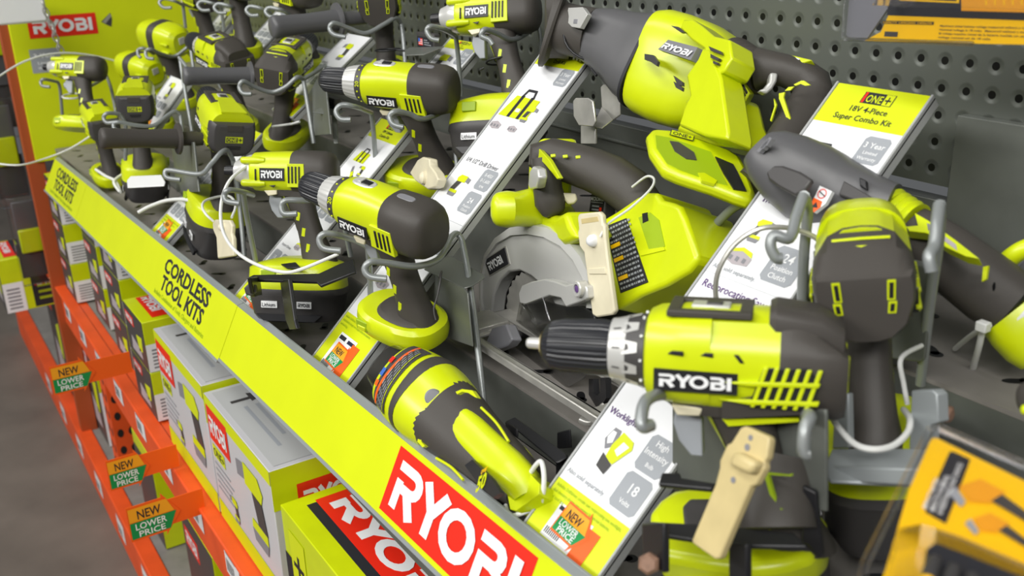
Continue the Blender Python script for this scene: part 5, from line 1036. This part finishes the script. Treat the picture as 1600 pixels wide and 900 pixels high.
# ================================================================ wire hooks that carry the tools
HG = 'grey wire hooks holding the tools'
def hook(label, arm, posts, r=.0036): rod('wire_hook', label, 'hook', [arm]+posts, r, group=HG)
hook('wire hook curling up below the black chuck of the nearest drill', [(1018, 664, .62), (1003, 666, .615), (1004, 640, .62), (1012, 624, .63), (1034, 616, .66), (1070, 618, .72), (1110, 622, .76)], [[(1110, 622, .76), (1112, 660, .765), (1114, 740, .78)]], .0042)
hook('wire hook curling down in front of the rear end of the nearest drill', [(1264, 708, .60), (1256, 706, .60), (1258, 670, .60), (1266, 650, .61), (1250, 648, .66), (1228, 650, .70)], [[(1228, 650, .70), (1230, 690, .71), (1234, 740, .72)]], .0042)
hook('rusty bent wire hook in front of the nearest information strip', [(1222, 404, .70), (1212, 402, .70), (1204, 384, .70), (1210, 368, .70), (1234, 372, .70), (1244, 340, .71), (1256, 306, .72)], [[(1256, 306, .72), (1262, 330, .75), (1256, 400, .77), (1252, 500, .79)]], .0042)
hook('tall wire hook ending left of the multi tool grip', [(1456, 424, .64), (1452, 400, .64), (1460, 384, .645), (1464, 350, .65), (1468, 320, .66)], [[(1468, 320, .66), (1466, 380, .70), (1452, 480, .74), (1438, 600, .78)]], .0042)
hook('wire hook curling left below the collar of the drill over the vacuum', [(532, 392, 1.05), (506, 388, 1.05), (499, 374, 1.05), (508, 365, 1.05), (530, 368, 1.06), (556, 376, 1.10), (575, 386, 1.14)], [[(575, 386, 1.14), (578, 430, 1.16), (580, 500, 1.2)]])
hook('wire hook under the motor end of the drill over the vacuum', [(604, 436, .99), (578, 432, .99), (570, 420, .99), (580, 409, .99), (606, 411, 1.0), (650, 416, 1.02), (686, 404, 1.05), (704, 372, 1.10), (714, 365, 1.12), (722, 376, 1.12)], [[(722, 376, 1.12), (732, 430, 1.10), (744, 520, 1.08), (757, 640, 1.06)]])
hook('wire hook left of the impact driver, below its silver nose', [(374, 318, 1.22), (354, 314, 1.22), (351, 304, 1.22), (358, 297, 1.22), (380, 300, 1.25), (395, 305, 1.3)], [[(380, 300, 1.25), (386, 340, 1.28), (400, 410, 1.32)]])
hook('wire hook in front of the grip of the impact driver', [(464, 334, 1.15), (444, 334, 1.15), (440, 322, 1.15), (448, 313, 1.15), (478, 313, 1.16), (505, 308, 1.2), (530, 298, 1.25)], [[(530, 298, 1.25), (536, 340, 1.27), (548, 400, 1.3)]])
hook('long wire hook reaching left from the drill with the lime mark on its back', [(282, 281, 1.42), (262, 278, 1.42), (258, 270, 1.42), (266, 266, 1.42), (312, 272, 1.42), (330, 256, 1.43), (346, 238, 1.44), (356, 236, 1.46), (364, 250, 1.48)], [[(364, 250, 1.48), (372, 300, 1.50), (382, 400, 1.50)]])
hook('wire hook below the collar of the drill with the number 20 dial', [(548, 187, 1.33), (532, 186, 1.33), (525, 174, 1.33), (534, 164, 1.33), (556, 167, 1.34), (580, 176, 1.40)], [[(580, 176, 1.40), (584, 210, 1.42), (588, 270, 1.45)]])
hook('wire hook under the motor end of the drill with the number 20 dial', [(630, 199, 1.28), (614, 194, 1.28), (609, 182, 1.28), (618, 174, 1.28), (640, 178, 1.30), (662, 186, 1.32), (696, 172, 1.38), (704, 160, 1.40)], [[(704, 160, 1.40), (708, 190, 1.40), (714, 260, 1.40)]])
hook('wire hook below the silver nose of the impact driver by the pegboard', [(686, 63, 1.35), (674, 60, 1.35), (667, 48, 1.35), (674, 41, 1.35), (694, 46, 1.37), (712, 56, 1.42)], [[(712, 56, 1.42), (716, 90, 1.44), (720, 150, 1.46)]])
hook('wire hook under the grip top of the impact driver by the pegboard', [(770, 70, 1.30), (764, 62, 1.30), (752, 56, 1.30), (758, 46, 1.30), (776, 52, 1.32), (800, 62, 1.35), (826, 50, 1.40), (838, 32, 1.42)], [[(838, 32, 1.42), (844, 60, 1.42), (850, 140, 1.44)]])
hook('wire hook with a crossed end beside the dark green side handle', [(540, 58, 1.50), (522, 54, 1.50), (515, 44, 1.50), (522, 36, 1.50), (545, 44, 1.52), (572, 52, 1.54), (600, 38, 1.56), (618, 28, 1.58), (626, 36, 1.60)], [[(626, 36, 1.60), (630, 60, 1.60), (634, 110, 1.60)]])
hook('wire hook cradling the drill that shows two lime slits', [(393, 147, 1.56), (380, 146, 1.56), (374, 136, 1.56), (380, 127, 1.56), (398, 136, 1.58), (424, 144, 1.6), (446, 136, 1.6), (464, 121, 1.6), (474, 124, 1.62)], [[(474, 124, 1.62), (480, 160, 1.62), (490, 224, 1.62)], [(474, 124, 1.66), (500, 108, 1.7), (508, 102, 1.72)]])
hook('wire hook holding the lime driver in front of the end panel', [(240, 92, 2.1), (230, 90, 2.1), (228, 80, 2.1), (236, 77, 2.1), (252, 84, 2.15), (272, 88, 2.2), (290, 76, 2.2), (297, 68, 2.2)], [[(297, 68, 2.2), (300, 90, 2.2), (304, 120, 2.2)]])
hook('wire hook with a square frame left of the long grey side handle', [(220, 90, 2.2), (216, 86, 2.2), (216, 78, 2.2), (226, 76, 2.2), (240, 84, 2.25)], [[(282, 92, 1.9), (284, 110, 1.9), (300, 205, 1.9)], [(280, 90, 1.9), (292, 106, 1.88), (292, 118, 1.86)]])
hook('wire hook below the nose of the small impact driver by the end panel', [(78, 136, 2.25), (66, 134, 2.25), (64, 127, 2.25), (70, 124, 2.25), (90, 128, 2.3)], [[(90, 128, 2.3), (94, 140, 2.32), (98, 190, 2.36)]])
hook('wire hook crossing the grip of the small impact driver by the end panel', [(112, 140, 2.2), (103, 136, 2.2), (103, 130, 2.2), (112, 129, 2.2), (135, 136, 2.25), (160, 124, 2.3), (166, 117, 2.3)], [[(166, 117, 2.3), (174, 140, 2.3), (182, 180, 2.3)]])
hook('left wire hook under the round backed drill', [(186, 190, 1.80), (168, 192, 1.80), (162, 184, 1.80), (168, 177, 1.80), (186, 178, 1.82)], [[(186, 178, 1.82), (196, 196, 1.84), (196, 250, 1.88)]])
hook('right wire hook under the round backed drill', [(196, 206, 1.78), (180, 202, 1.78), (178, 194, 1.78), (186, 191, 1.78), (215, 196, 1.80), (240, 196, 1.82), (262, 180, 1.84), (274, 174, 1.85), (282, 180, 1.86)], [[(282, 180, 1.86), (284, 200, 1.86), (288, 250, 1.88)]])
for i, (u, v, d) in enumerate(((252, 4, 2.2), (312, 8, 2.0), (338, 12, 1.9), (388, 16, 1.75), (418, 18, 1.7))):
    hook('%s wire hook of the row along the top left edge' % ('first', 'second', 'third', 'fourth', 'fifth')[i], [(u+16, v+8, d), (u+4, v+8, d), (u-3, v, d), (u+4, v-6, d), (u+22, v-2, d), (u+34, v+4, d+.04)], [[(u+34, v+4, d+.04), (u+38, v+40, d+.06)]])
hook('long wire arm reaching up right of the circular saw battery', [(1088, 384, 1.0), (1110, 360, .98), (1140, 330, .95), (1160, 318, .93), (1172, 318, .92)], [[(1172, 318, .92), (1176, 350, .92), (1180, 380, .93)]], .0045)
# ================================================================ storage rack under the display
BT, BB, BY = -.935, -1.045, .33
t = thing('rack_beam', 'orange rack beam with white price slips carrying the stacked tool kits', 'shelf', (-1.8, BY, Z(BB)))
m = M(); m.box((-1.75, BY+.02, Z((BT+BB)/2)), (2.9, .04, BT-BB), 'rack_orange'); m.box((-1.75, BY+.004, Z(BT)-.002), (2.9, .03, .008), 'rack_orange'); m.build('beam', t, bevel=.003)
m = M(); m.box((-1.75, BY+.26, Z(BT)-.008), (2.9, .46, .014), 'deck'); m.build('deck_plate', t)
m = M()
for k in range(12):
    x = -.62-k*.20; fr = (V((x, BY-.0006, Z(BT)-.075)), XA, ZA); m.rect(fr, 0, 0, .075, .062, 'white')
    for j in range(7): m.rect(fr, .006+.006*j, .006, .009+.006*j, .030, 'ink', .0004)
    m.rect(fr, .006, .040, .055, .052, 'mid_grey', .0004)
m.build('price_slips', t)
t = thing('rack_beam', 'orange floor level beam at the foot of the rack', 'shelf', (-2.5, .30, 0))
m = M(); m.box((-2.4, .32, .055), (3.4, .04, .11), 'rack_orange'); m.build('beam', t, bevel=.003); m = M(); m.box((-2.4, .56, .10), (3.4, .46, .014), 'deck'); m.build('deck_plate', t)
m = M()
for k in range(9):
    fr = (V((-1.35-k*.26, .2994, .035)), XA, ZA); m.rect(fr, 0, 0, .08, .055, 'white')
    for j in range(6): m.rect(fr, .006+.008*j, .006, .010+.008*j, .030, 'ink', .0004)
m.build('price_slips', t)
def upright(label, x, y, z0, z1, w=.075):
    t = thing('rack_upright', label, 'rack post', (x, y, z0)); m = M(); m.box((x, y+.03, (z0+z1)/2), (w, .06, z1-z0), 'rack_orange'); z = z0+.05
    while z < z1-.03:
        for s in (-1, 1): m.add(sring(V((x+s*w*.24, y-.0006, z)), XA, ZA, .008, .012, 14), [tuple(range(14))], 'black')
        for s in (-1, 1): m.add(sring(V((x+w/2+.0006, y+.03+s*.014, z)), YA, ZA, .008, .012, 14), [tuple(range(14))], 'black')
        z += .05
    m.build('post', t)
upright('orange punched rack post below the price flags', -2.52, .345, .11, Z(BB)); upright('orange punched rack post at the far end', -3.05, .345, 0, Z(-.66))
# NEW LOWER PRICE flags
def flag(label, px, pyl, pyh, x, wd):
    """panel across the aisle at x; px = left/right pixel of the white-lettered part"""
    a, b = PX(px[0], pyh[0], x), PX(px[0], pyl[0], x); s = abs(a.z-b.z); o = V((x, a.y, b.z)); fr = (o, YA, ZA)
    t = thing('price_flag', label, 'price sign', V((x, BY, b.z)), 'orange price flags on the rack beam'); yb = BY-a.y; w = wd
    m = M(); m.box((x-.001, a.y+yb/2, b.z+s/2), (.0016, yb, s*.80), 'orange'); m.build('arm', t)
    m = M(); f = lambda p: [o+YA*(q[0]*w)+ZA*(q[1]*s) for q in p]
    m.prism(f([(-.03, -.04), (.72, -.04), (.70, -.16), (1.06, .46), (.70, 1.18), (.70, 1.04), (-.03, 1.04)]), XA*.0012, 'orange')
    fr = (o+XA*.0014, YA, ZA); m.flat(fr, [(0, s*.55), (w*.93, s*.55), (w*.80, s*.97), (0, s*.97)], 'amber', .0004); m.flat(fr, [(0, s*.03), (w*.80, s*.03), (w*.97, s*.53), (0, s*.53)], 'green', .0004)
    m.text(fr, 'NEW', w*.16, s*.61, s*.38, 'ink', .0008, width=w*.5); m.text(fr, 'LOWER', w*.09, s*.29, s*.28, 'white', .0008, width=w*.66); m.text(fr, 'PRICE', w*.14, s*.06, s*.26, 'white', .0008, width=w*.56)
    m.build('printed_face', t)
flag('farthest orange price flag reading new lower price', (78, 130), (618, 0), (575, 0), -1.96, .075)
flag('middle orange price flag reading new lower price, above the bottom rack opening', (166, 220), (768, 0), (722, 0), -1.66, .066)
flag('nearest orange price flag reading new lower price', (198, 280), (848, 0), (796, 0), -1.51, .078)

# cartons
def carton(label, x0, x1, z0, z1, y0, depth, style, group=None, kind='product_box'):
    t = thing(kind, label, 'box', (x0, y0, z0), group); W, Hh = x1-x0, z1-z0
    base = {'kit': 'kit_card', 'dark': 'lime', 'limeblack': 'lime', 'lime': 'lime'}[style]
    m = M(); m.box(((x0+x1)/2, y0+depth/2, (z0+z1)/2), (W, depth, Hh), base); m.build('carton', t, bevel=.0015)
    f = (V((x0, y0-.0004, z0)), XA, ZA); r = (V((x1+.0004, y0, z0)), YA, ZA); u = (V((x0, y0, z1+.0004)), XA, YA); m = M()
    if style == 'kit':
        m.rect(f, 0, Hh*.90, W, Hh, 'lime_flat'); m.rect(f, 0, 0, W, Hh*.16, 'lime_flat'); m.rect(f, W*.02, Hh*.66, W*.36, Hh*.93, 'red', .0004); m.logo(f, W*.05, Hh*.72, W*.28, Hh*.14, 'white', .0007)
        m.rect(f, W*.04, Hh*.53, W*.24, Hh*.63, 'lime_flat', .0004); m.text(f, 'ONE+', W*.05, Hh*.545, Hh*.09, 'ink', .0007, width=W*.18)
        for k in range(5): m.rect(f, W*.04, Hh*(.47-.05*k), W*(.30+.04*(k % 2)), Hh*(.485-.05*k), 'tag_grey', .0004)
        pic_drill(m, f, W*.68, Hh*.58, Hh*.30, 1); pic_drill(m, f, W*.32, Hh*.28, Hh*.10, 1)
        m.rect(u, .01, .01, W-.01, depth-.01, 'carton'); m.rect(u, W*.3, depth*.12, W*.8, depth*.14, 'tag_grey', .0004); m.rect(u, W*.3, depth*.18, W*.7, depth*.2, 'tag_grey', .0004); m.flat(u, [(W*.2, depth*.3), (W*.26, depth*.18), (W*.23, depth*.18), (W*.23, depth*.08), (W*.20, depth*.08), (W*.20, depth*.18), (W*.15, depth*.18)], 'graphite', .0005)
        m.rect(r, 0, Hh*.72, depth, Hh, 'lime_flat'); m.rect(r, depth*.12, Hh*.60, depth*.5, Hh*.86, 'red', .0004); m.logo(r, depth*.15, Hh*.66, depth*.32, Hh*.14, 'white', .0007)
    elif style == 'dark':
        m.rect(f, 0, 0, W, Hh, 'graphite'); m.rect(f, W*.06, Hh*.66, W*.5, Hh*.86, 'red', .0004); m.logo(f, W*.1, Hh*.70, W*.36, Hh*.12, 'white', .0006); m.flat(f, [(W*.55, Hh*.55), (W*.85, Hh*.62), (W*.8, Hh*.3), (W*.62, Hh*.25)], 'lime_flat', .0004); m.flat(f, [(W*.2, Hh*.1), (W*.75, Hh*.12), (W*.7, Hh*.3), (W*.25, Hh*.4)], 'picture_grey', .0004)
        m.rect(r, 0, 0, depth*.30, Hh*.55, 'card', .0004)
        for k in range(6): m.rect(r, depth*.05, Hh*(.06+.07*k), depth*.24, Hh*(.095+.07*k), 'mid_grey', .0006)
        m.rect(r, depth*.42, Hh*.03, depth, Hh*.97, 'ink', .0004); m.rect(r, depth*.46, Hh*.6, depth*.95, Hh*.88, 'red', .0006); m.logo(r, depth*.5, Hh*.67, depth*.4, Hh*.14, 'white', .0008)
        for k in range(3): m.rect(r, depth*.5, Hh*(.15+.12*k), depth*(.9-.05*k), Hh*(.20+.12*k), 'lime_deep', .0006)
        m.rect(u, W*.02, depth*.3, W, depth, 'ink'); m.rect(u, W*.05, depth*.12, W*.9, depth*.3, 'red', .0003); m.logo(u, W*.1, depth*.16, W*.6, depth*.1, 'white', .0006)
        for k in range(4): m.rect(u, W*.1, depth*(.38+.07*k), W*(.85-.1*(k % 2)), depth*(.40+.07*k), 'lime_deep', .0005)
        m.flat(u, [(W*.3, depth*.75), (W*.8, depth*.7), (W*.9, depth*.88), (W*.4, depth*.9)], 'picture_grey', .0005)
    elif style == 'limeblack':
        m.rect(u, W*.05, depth*.08, W, depth, 'ink'); m.rect(u, W*.04, depth*.12, W*.72, depth*.30, 'red', .0006)
        m.logo(u, W*.08, depth*.155, W*.58, depth*.11, 'white', .0009); m.text(u, '18V 4PC', W*.10, depth*.36, depth*.06, 'lime_flat', .0007, width=W*.34)
        m.rect(u, W*.1, depth*.62, W*.9, depth*.63, 'lime_flat', .0006); m.text(u, 'includes: 2 lithium batteries', W*.12, depth*.56, depth*.04, 'lime_flat', .0007, width=W*.5); m.text(u, '2 Lithium', W*.4, depth*.68, depth*.06, 'white', .0007); pic_batt(m, u, W*.5, depth*.8, .04, False)
        m.rect(f, 0, 0, W, Hh*.6, 'ink'); m.text(f, '+', W*.06, Hh*.45, Hh*.4, 'ink', .0006); m.rect(f, W*.05, Hh*.42, W*.16, Hh*.86, 'lime_flat', .0004)
    else:
        m.rect(f, 0, 0, W, Hh*.85, 'graphite'); m.rect(u, W*.1, depth*.3, W*.6, depth*.36, 'lime_deep'); m.add(sring(V((x0+W*.75, y0+depth*.2, z1+.0006)), XA, YA, W*.12, depth*.06, 20), [tuple(range(20))], 'picture_grey')
    m.build('printed_sides', t, angle=30); return t
zb = Z(BT)+.006
carton('left one of the two white tool kit cartons under the lime strip', -1.765, -1.470, zb, Z(-.692), .345, .30, 'kit')
carton('right one of the two white tool kit cartons under the lime strip', -1.462, -1.165, zb, Z(-.700), .345, .30, 'kit')
carton('lime and black four piece kit carton at the bottom of the picture', -1.150, -.66, zb, Z(-.745), .350, .36, 'limeblack')
for c, (x0, n, dy) in enumerate(((-2.02, 2, .0), (-2.30, 3, .02), (-2.58, 3, .03), (-2.83, 3, .0))):
    for k in range(n):
        nm = ('nearest', 'second', 'third', 'farthest')[c]; lv = ('bottom', 'middle', 'top')[k] if n == 3 else ('lower', 'upper')[k]
        carton('black and lime tool carton, %s one in the %s stack of small boxes' % (lv, nm), x0, x0+.155, zb+k*.108, zb+k*.108+.106, .345+dy, .20, 'dark', 'small black and lime cartons on the upper rack beam')
carton('black and lime carton wedged behind the nearest small stack', -2.02+.165, -1.79, zb, zb+.10, .46, .14, 'dark')
carton('black and lime carton lying lowest behind the nearest price flag', -1.56, -1.30, .11, .40, .36, .30, 'dark')
carton('lime topped carton in the bottom opening beside the punched post', -2.30, -2.12, .11, .36, .36, .30, 'lime')
carton('black carton with grey print between the two nearer price flags', -1.88, -1.66, .11, .36, .36, .30, 'dark')
carton('lime and black carton standing far back in the bottom opening', -2.92, -2.72, .11, .42, .36, .30, 'dark')
carton('tall lime and black carton farthest in the bottom opening', -3.35, -3.12, .11, .50, .34, .30, 'dark')

# things beyond the end panel
q = PX(30, 455, -3.0); carton('lime edged black carton sticking out beyond the end panel', -3.20, -3.0, q.z-.06, q.z+.10, .20, .18, 'dark')
def hanging_pack(label, u, v, x, w, h, gx):
    p = PX(u, v, x); t = thing('clamshell_pack', label, 'package', p, 'clamshell packs hanging beyond the end panel')
    m = M(); m.box(p, (.03, w, h), 'clear'); m.build('clear_shell', t, bevel=.006)
    m = M(); m.box(p+V((-.004, 0, h*.18)), (.012, w*.72, h*.5), 'charcoal'); m.box(p+V((-.008, 0, -h*.22)), (.004, w*.9, h*.4), 'graphite'); m.build('card_insert', t, bevel=.004)
    m = M(); m.box(p+V((.004, 0, h*gx)), (.014, w*.66, h*.26), 'lime'); m.build('tool_case', t, bevel=.004)
hanging_pack('clamshell pack with a lime case, lower one beside the end panel', 48, 375, -2.93, .085, .26, 0)
hanging_pack('clamshell pack with a lime case, upper one at the left edge', 10, 240, -2.98, .085, .30, .02)
hanging_pack('dark clamshell pack with a narrow lime side at the left edge', 4, 120, -3.1, .07, .34, .3)
m = M(); p = PX(28, 2, -2.66); m.box(p, (.05, .11, .10), 'white'); tag(m.build('alarm_box', bevel=.006), 'white plastic alarm base cut by the top left corner', 'alarm box')
m = M(); prev = [PX(u, v, -2.62) for u, v in ((66, 4), (70, 14), (74, 24), (78, 34), (82, 44), (85, 54), (89, 64), (93, 74), (96, 80))]
for k in range(len(prev)-1):
    a, b = prev[k], prev[k+1]; c = (a+b)/2; ax = (b-a).normalized(); s = YA if k % 2 else XA; m.tube([c+ax*(.012*math.cos(j*PI/6))+s*(.006*math.sin(j*PI/6)) for j in range(13)], .0016, 'steel', n=6, smooth=0)
tag(m.build('steel_chain'), 'steel link chain hanging in front of the red logo on the end panel', 'chain')

# ================================================================ yellow and black blister packs
pl = plane3((1420, 680, .50), (1600, 740, .47), (1380, 890, .44))
t = thing('blister_pack', 'yellow and black blister pack of driver bits in the bottom right corner', 'package', hit(1480, 900, pl))
ol = [(1454, 672), (1466, 668), (1700, 770), (1700, 1000), (1330, 1000), (1352, 880)]
m = M(); slab(m, [(1455, 686), (1463, 684), (1700, 800), (1700, 990), (1345, 990), (1380, 900), (1425, 780), (1440, 772), (1441, 780), (1430, 800), (1424, 820), (1424, 830), (1440, 800)][:5]+[(1384, 890), (1420, 765)], (pl[0], pl[1]-pl[0]*.004), .002, 'yellow'); m.build('backing_card', t)
pc = (pl[0], pl[1]-pl[0]*.0036)
m = M(); slab(m, [(1490, 706), (1516, 718), (1478, 818), (1446, 800), (1446, 790), (1484, 706)], pc, .001, 'ink', .0002)
A_, B_, C2 = hit(1476, 810, pc), hit(1512, 724, pc), hit(1466, 806, pc); ux = (B_-A_).normalized(); n_ = pl[0]; uy = n_.cross(ux)
fr = (A_+n_*.0006, ux, uy); L_ = (B_-A_).length
for k, tx in enumerate(('& RESISTANCE AUX CHOCS', 'IMPACTO NOMINAL', 'IMPACT RATED')): m.text(fr, tx, L_*.02, .0016+.0034*k, .0034, 'white', .0003, width=L_*(.92, .66, .55)[k])
f2 = (fr[0]+uy*.017-ux*.012, ux, uy)
for (u, v, s) in ((1555, 790, 1.0), (1565, 835, .75)):      # printed orange drivers
    o = hit(u, v, pc); fr2 = (o, (ux*-.1+V(n_.cross(ux))*-1).normalized(), ux); g = .011*s
    m.flat((o+n_*.0004, fr2[1], fr2[2]), [(-1.6*g, .2*g), (-1.0*g, -.4*g), (-.2*g, .0), (.2*g, .9*g), (-.9*g, 1.1*g)], 'amber', .0003); m.flat((o+n_*.0004, fr2[1], fr2[2]), [(-.2*g, .1*g), (1.5*g, -.3*g), (1.6*g, .1*g), (.1*g, .7*g)], 'graphite', .0005); m.flat((o+n_*.0004, fr2[1], fr2[2]), [(-1.7*g, .1*g), (-1.1*g, -.5*g), (-1.2*g, -.9*g), (-1.9*g, -.4*g)], 'tag_grey', .0005); m.flat((o+n_*.0004, fr2[1], fr2[2]), [(1.4*g, -.6*g), (2.1*g, -.5*g), (2.0*g, .5*g), (1.4*g, .3*g)], 'amber', .0005)
m.build('card_print', t)
m = M(); slab(m, ol, (pl[0], pl[1]+pl[0]*.001), .0012, 'clear'); q = [hit(u, v, (pl[0], pl[1]+pl[0]*.001)) for u, v in ol]; m.tube([q[4], q[5], q[0], q[1], q[2]], .0022, 'clear', smooth=0, n=8)
q = [hit(u, v, (pl[0], pl[1]+pl[0]*.016)) for u, v in ((1395, 848), (1404, 826), (1440, 818), (1500, 838), (1600, 880), (1700, 930), (1700, 1000), (1370, 1000))]; m.prism(q, -pl[0]*.016, 'clear'); m.build('clear_shell', t, bevel=.0012)
m = M(); slab(m, [(1448, 856), (1462, 846), (1700, 940), (1700, 1000), (1440, 1000)], (pl[0], pl[1]+pl[0]*.010), .010, 'ink')
for k in range(5):
    u0, v0 = 1462+k*30, 872+k*13; a = hit(u0, v0, (pl[0], pl[1]+pl[0]*.012)); b = hit(u0-20, v0+60, (pl[0], pl[1]+pl[0]*.012)); m.lathe(a, b-a, [(0, .0028), (.006, .0034), (.012, .0034), (.03, .0026)], 'graphite', 12); m.lathe(a, b-a, [(.012, .0037), (.015, .0037)], 'yellow', 12)
m.build('bit_holder', t, bevel=.001)
pl = plane3((1330, 60, .80), (1590, 70, .72), (1340, 0, .80))
pl = (V((-.15, -1, .12)).normalized(), P(1450, 50, .76))
t = thing('blister_pack', 'yellow and black blister pack hanging at the top right edge over the pegboard', 'package', hit(1450, 60, pl))
m = M(); slab(m, [(1376, 50), (1390, 20), (1400, -60), (1700, -60), (1700, 75), (1600, 70), (1350, 64)], pl, .002, 'yellow'); m.build('backing_card', t)
m = M(); slab(m, [(1325, 58), (1322, 54), (1332, -60), (1402, -60), (1396, 0), (1352, 64)], (pl[0], pl[1]-pl[0]*.001), .002, 'mid_grey', 0); m.build('card_edge', t)
m = M(); slab(m, [(1386, 24), (1394, -60), (1700, -60), (1700, 36), (1600, 32)], pl, .001, 'ink', .0002)
for x0, x1, y0, y1 in ((1402, 1500, -60, 6), ): slab(m, [(x0, y0), (x1, y0), (x1-1, y1-1), (x0+4, y1-5)], pl, .001, 'yellow', .0004); slab(m, [(x0+4, y0), (x1-4, y0), (x1-5, y1-4), (x0+8, y1-8)], pl, .001, 'ink', .0006)
slab(m, [(1502, -60), (1700, -60), (1700, 22), (1503, 17)], pl, .001, 'amber', .0006)
for k in range(5): slab(m, [(1540+k*14, -10), (1542+k*14, -10), (1543+k*14, 8), (1541+k*14, 8)], pl, .001, 'yellow', .0008)
fr, w, h = frame4((1379, 37), (1459, 39), (1380, 34), pl); m.rect(fr, 0, 0, w, .0024, 'ink', .0004); m.text(fr, 'CAPACITY  CAPACIDAD  CAPACITE', w*.02, .0003, .0022, 'yellow', .0007, width=w*.95)
for r in range(4):
    m.text(fr, ('Maximum initial battery voltage measured without a workload is 20 volts.', 'Nominal voltage is 18 volts.  Measured without a workload', 'El voltaje maximo inicial de la bateria medida sin carga', 'voltage nominal est de 18 volts')[r], w*1.12, -.0012-.0028*r, .0021, 'graphite', .0004, width=w*(1.9, 1.6, 1.5, .9)[r])
m.rect(fr, .004, -.010, .018, -.006, 'graphite', .0004); m.build('card_print', t)
m = M(); q = [hit(u, v, (pl[0], pl[1]+pl[0]*.020)) for u, v in ((1317, 62), (1326, -60), (1700, -60), (1700, 60), (1516, 60))]; m.prism([hit(u, v, (pl[0], pl[1]+pl[0]*.003)) for u, v in ((1316, 62), (1325, -60), (1700, -60), (1700, 72), (1380, 66))], -pl[0]*.001, 'clear')
q = [hit(u, v, (pl[0], pl[1]+pl[0]*.025)) for u, v in ((1362, 8), (1420, -60), (1700, -60), (1700, 20), (1504, 10))]; m.prism(q, -pl[0]*.022, 'clear'); m.tube([hit(u, v, (pl[0], pl[1]+pl[0]*.004)) for u, v in ((1326, -60), (1317, 61), (1520, 68))], .0018, 'clear', smooth=0); m.build('clear_shell', t, bevel=.0015)

# ================================================================ light, camera
W = bpy.data.worlds.new('World'); SC.world = W; W.use_nodes = True
W.node_tree.nodes['Background'].inputs[0].default_value = (.93, .97, 1.0, 1); W.node_tree.nodes['Background'].inputs[1].default_value = .13
def lamp(name, loc, size, power, look, col=(1, .985, .95)):
    L = bpy.data.lights.new(name, 'AREA'); L.shape = 'RECTANGLE'; L.size, L.size_y = size; L.energy = power; L.color = col
    o = bpy.data.objects.new(name, L); COL.objects.link(o); o.location = loc; o.rotation_euler = (V(look)-V(loc)).to_track_quat('-Z', 'Y').to_euler()
lamp('ceiling_light', (-1.2, -1.2, 4.2), (5.0, .5), 70, (-1.0, .5, 1.0))
lamp('ceiling_light', (1.6, -1.8, 3.6), (2.5, .7), 105, (-.7, .5, 1.1))
lamp('ceiling_light', (-1.5, -3.6, 3.6), (5, .7), 195, (-1.0, .5, 1.0))
cam = bpy.data.cameras.new('camera'); co = bpy.data.objects.new('camera', cam); COL.objects.link(co)
cam.sensor_width = 36; cam.lens = F/1600*36; cam.clip_start = .05
# CX, CY, CZ hold the world axes in camera space: their rows transpose into the camera's orientation
co.matrix_world = Matrix.Translation(EYE) @ Matrix((CX, CY, CZ)).to_4x4()
cam.dof.use_dof = True; cam.dof.focus_distance = 1.12; cam.dof.aperture_fstop = 7.5
SC.camera = co
SC.view_settings.view_transform = 'Standard'; SC.view_settings.look = 'None'; SC.view_settings.gamma = 1; SC.view_settings.use_curve_mapping = False
SC.view_settings.exposure = -.17
for o in bpy.data.objects:
    if '_w' in o: del o['_w']
# pieces of a part hang one level below it
SUBPART = dict(name_badge='housing', side_vent='housing', vent_opening='housing', torque_dial='torque_collar', battery_label='battery_pack', latch_slot='tool_base base_foot', grip_stripe='grip', grip_dash='grip', cap_slit='motor_cap', rear_trim='motor_cap',
               rear_badge='motor_cap', level_bubble='motor_cap', gear_selector='housing', grip_accent='grip', grip_inlay='grip', lever_bolt='guard_lever', tag_recess='tag_body', rivet_hole='tag_body', lettering='printed_face',
               safety_label='front_ring', release_button='rear_ring', printed_label='body', body_accent='body', printed_mark='battery_foot', battery_socket='battery_foot', card_print='backing_card', warning_label='battery_housing head_housing',
               battery_latch='battery_housing', handle_accent='handle_grip', lock_button='handle_column', guard_rim='upper_guard', rating_label='grip', socket_rim='lime_top', boot_line='grip_boot', switch_slot='head_housing', finger_pad='head_housing', head_slot='head_housing', release_lever='blade_collar', body_seam='housing')
for o in list(bpy.data.objects):
    if o.parent is None and len(o.children) > 1:
        kids = {}
        for c in o.children: kids.setdefault(c.name.split('.')[0], c)
        for c in list(o.children):
            for host in SUBPART.get(c.name.split('.')[0], '').split():
                h = kids.get(host)
                if h is not None and h is not c and (h.location-c.location).length < 1e-6:
                    c.parent = h; c.location = (0, 0, 0); break
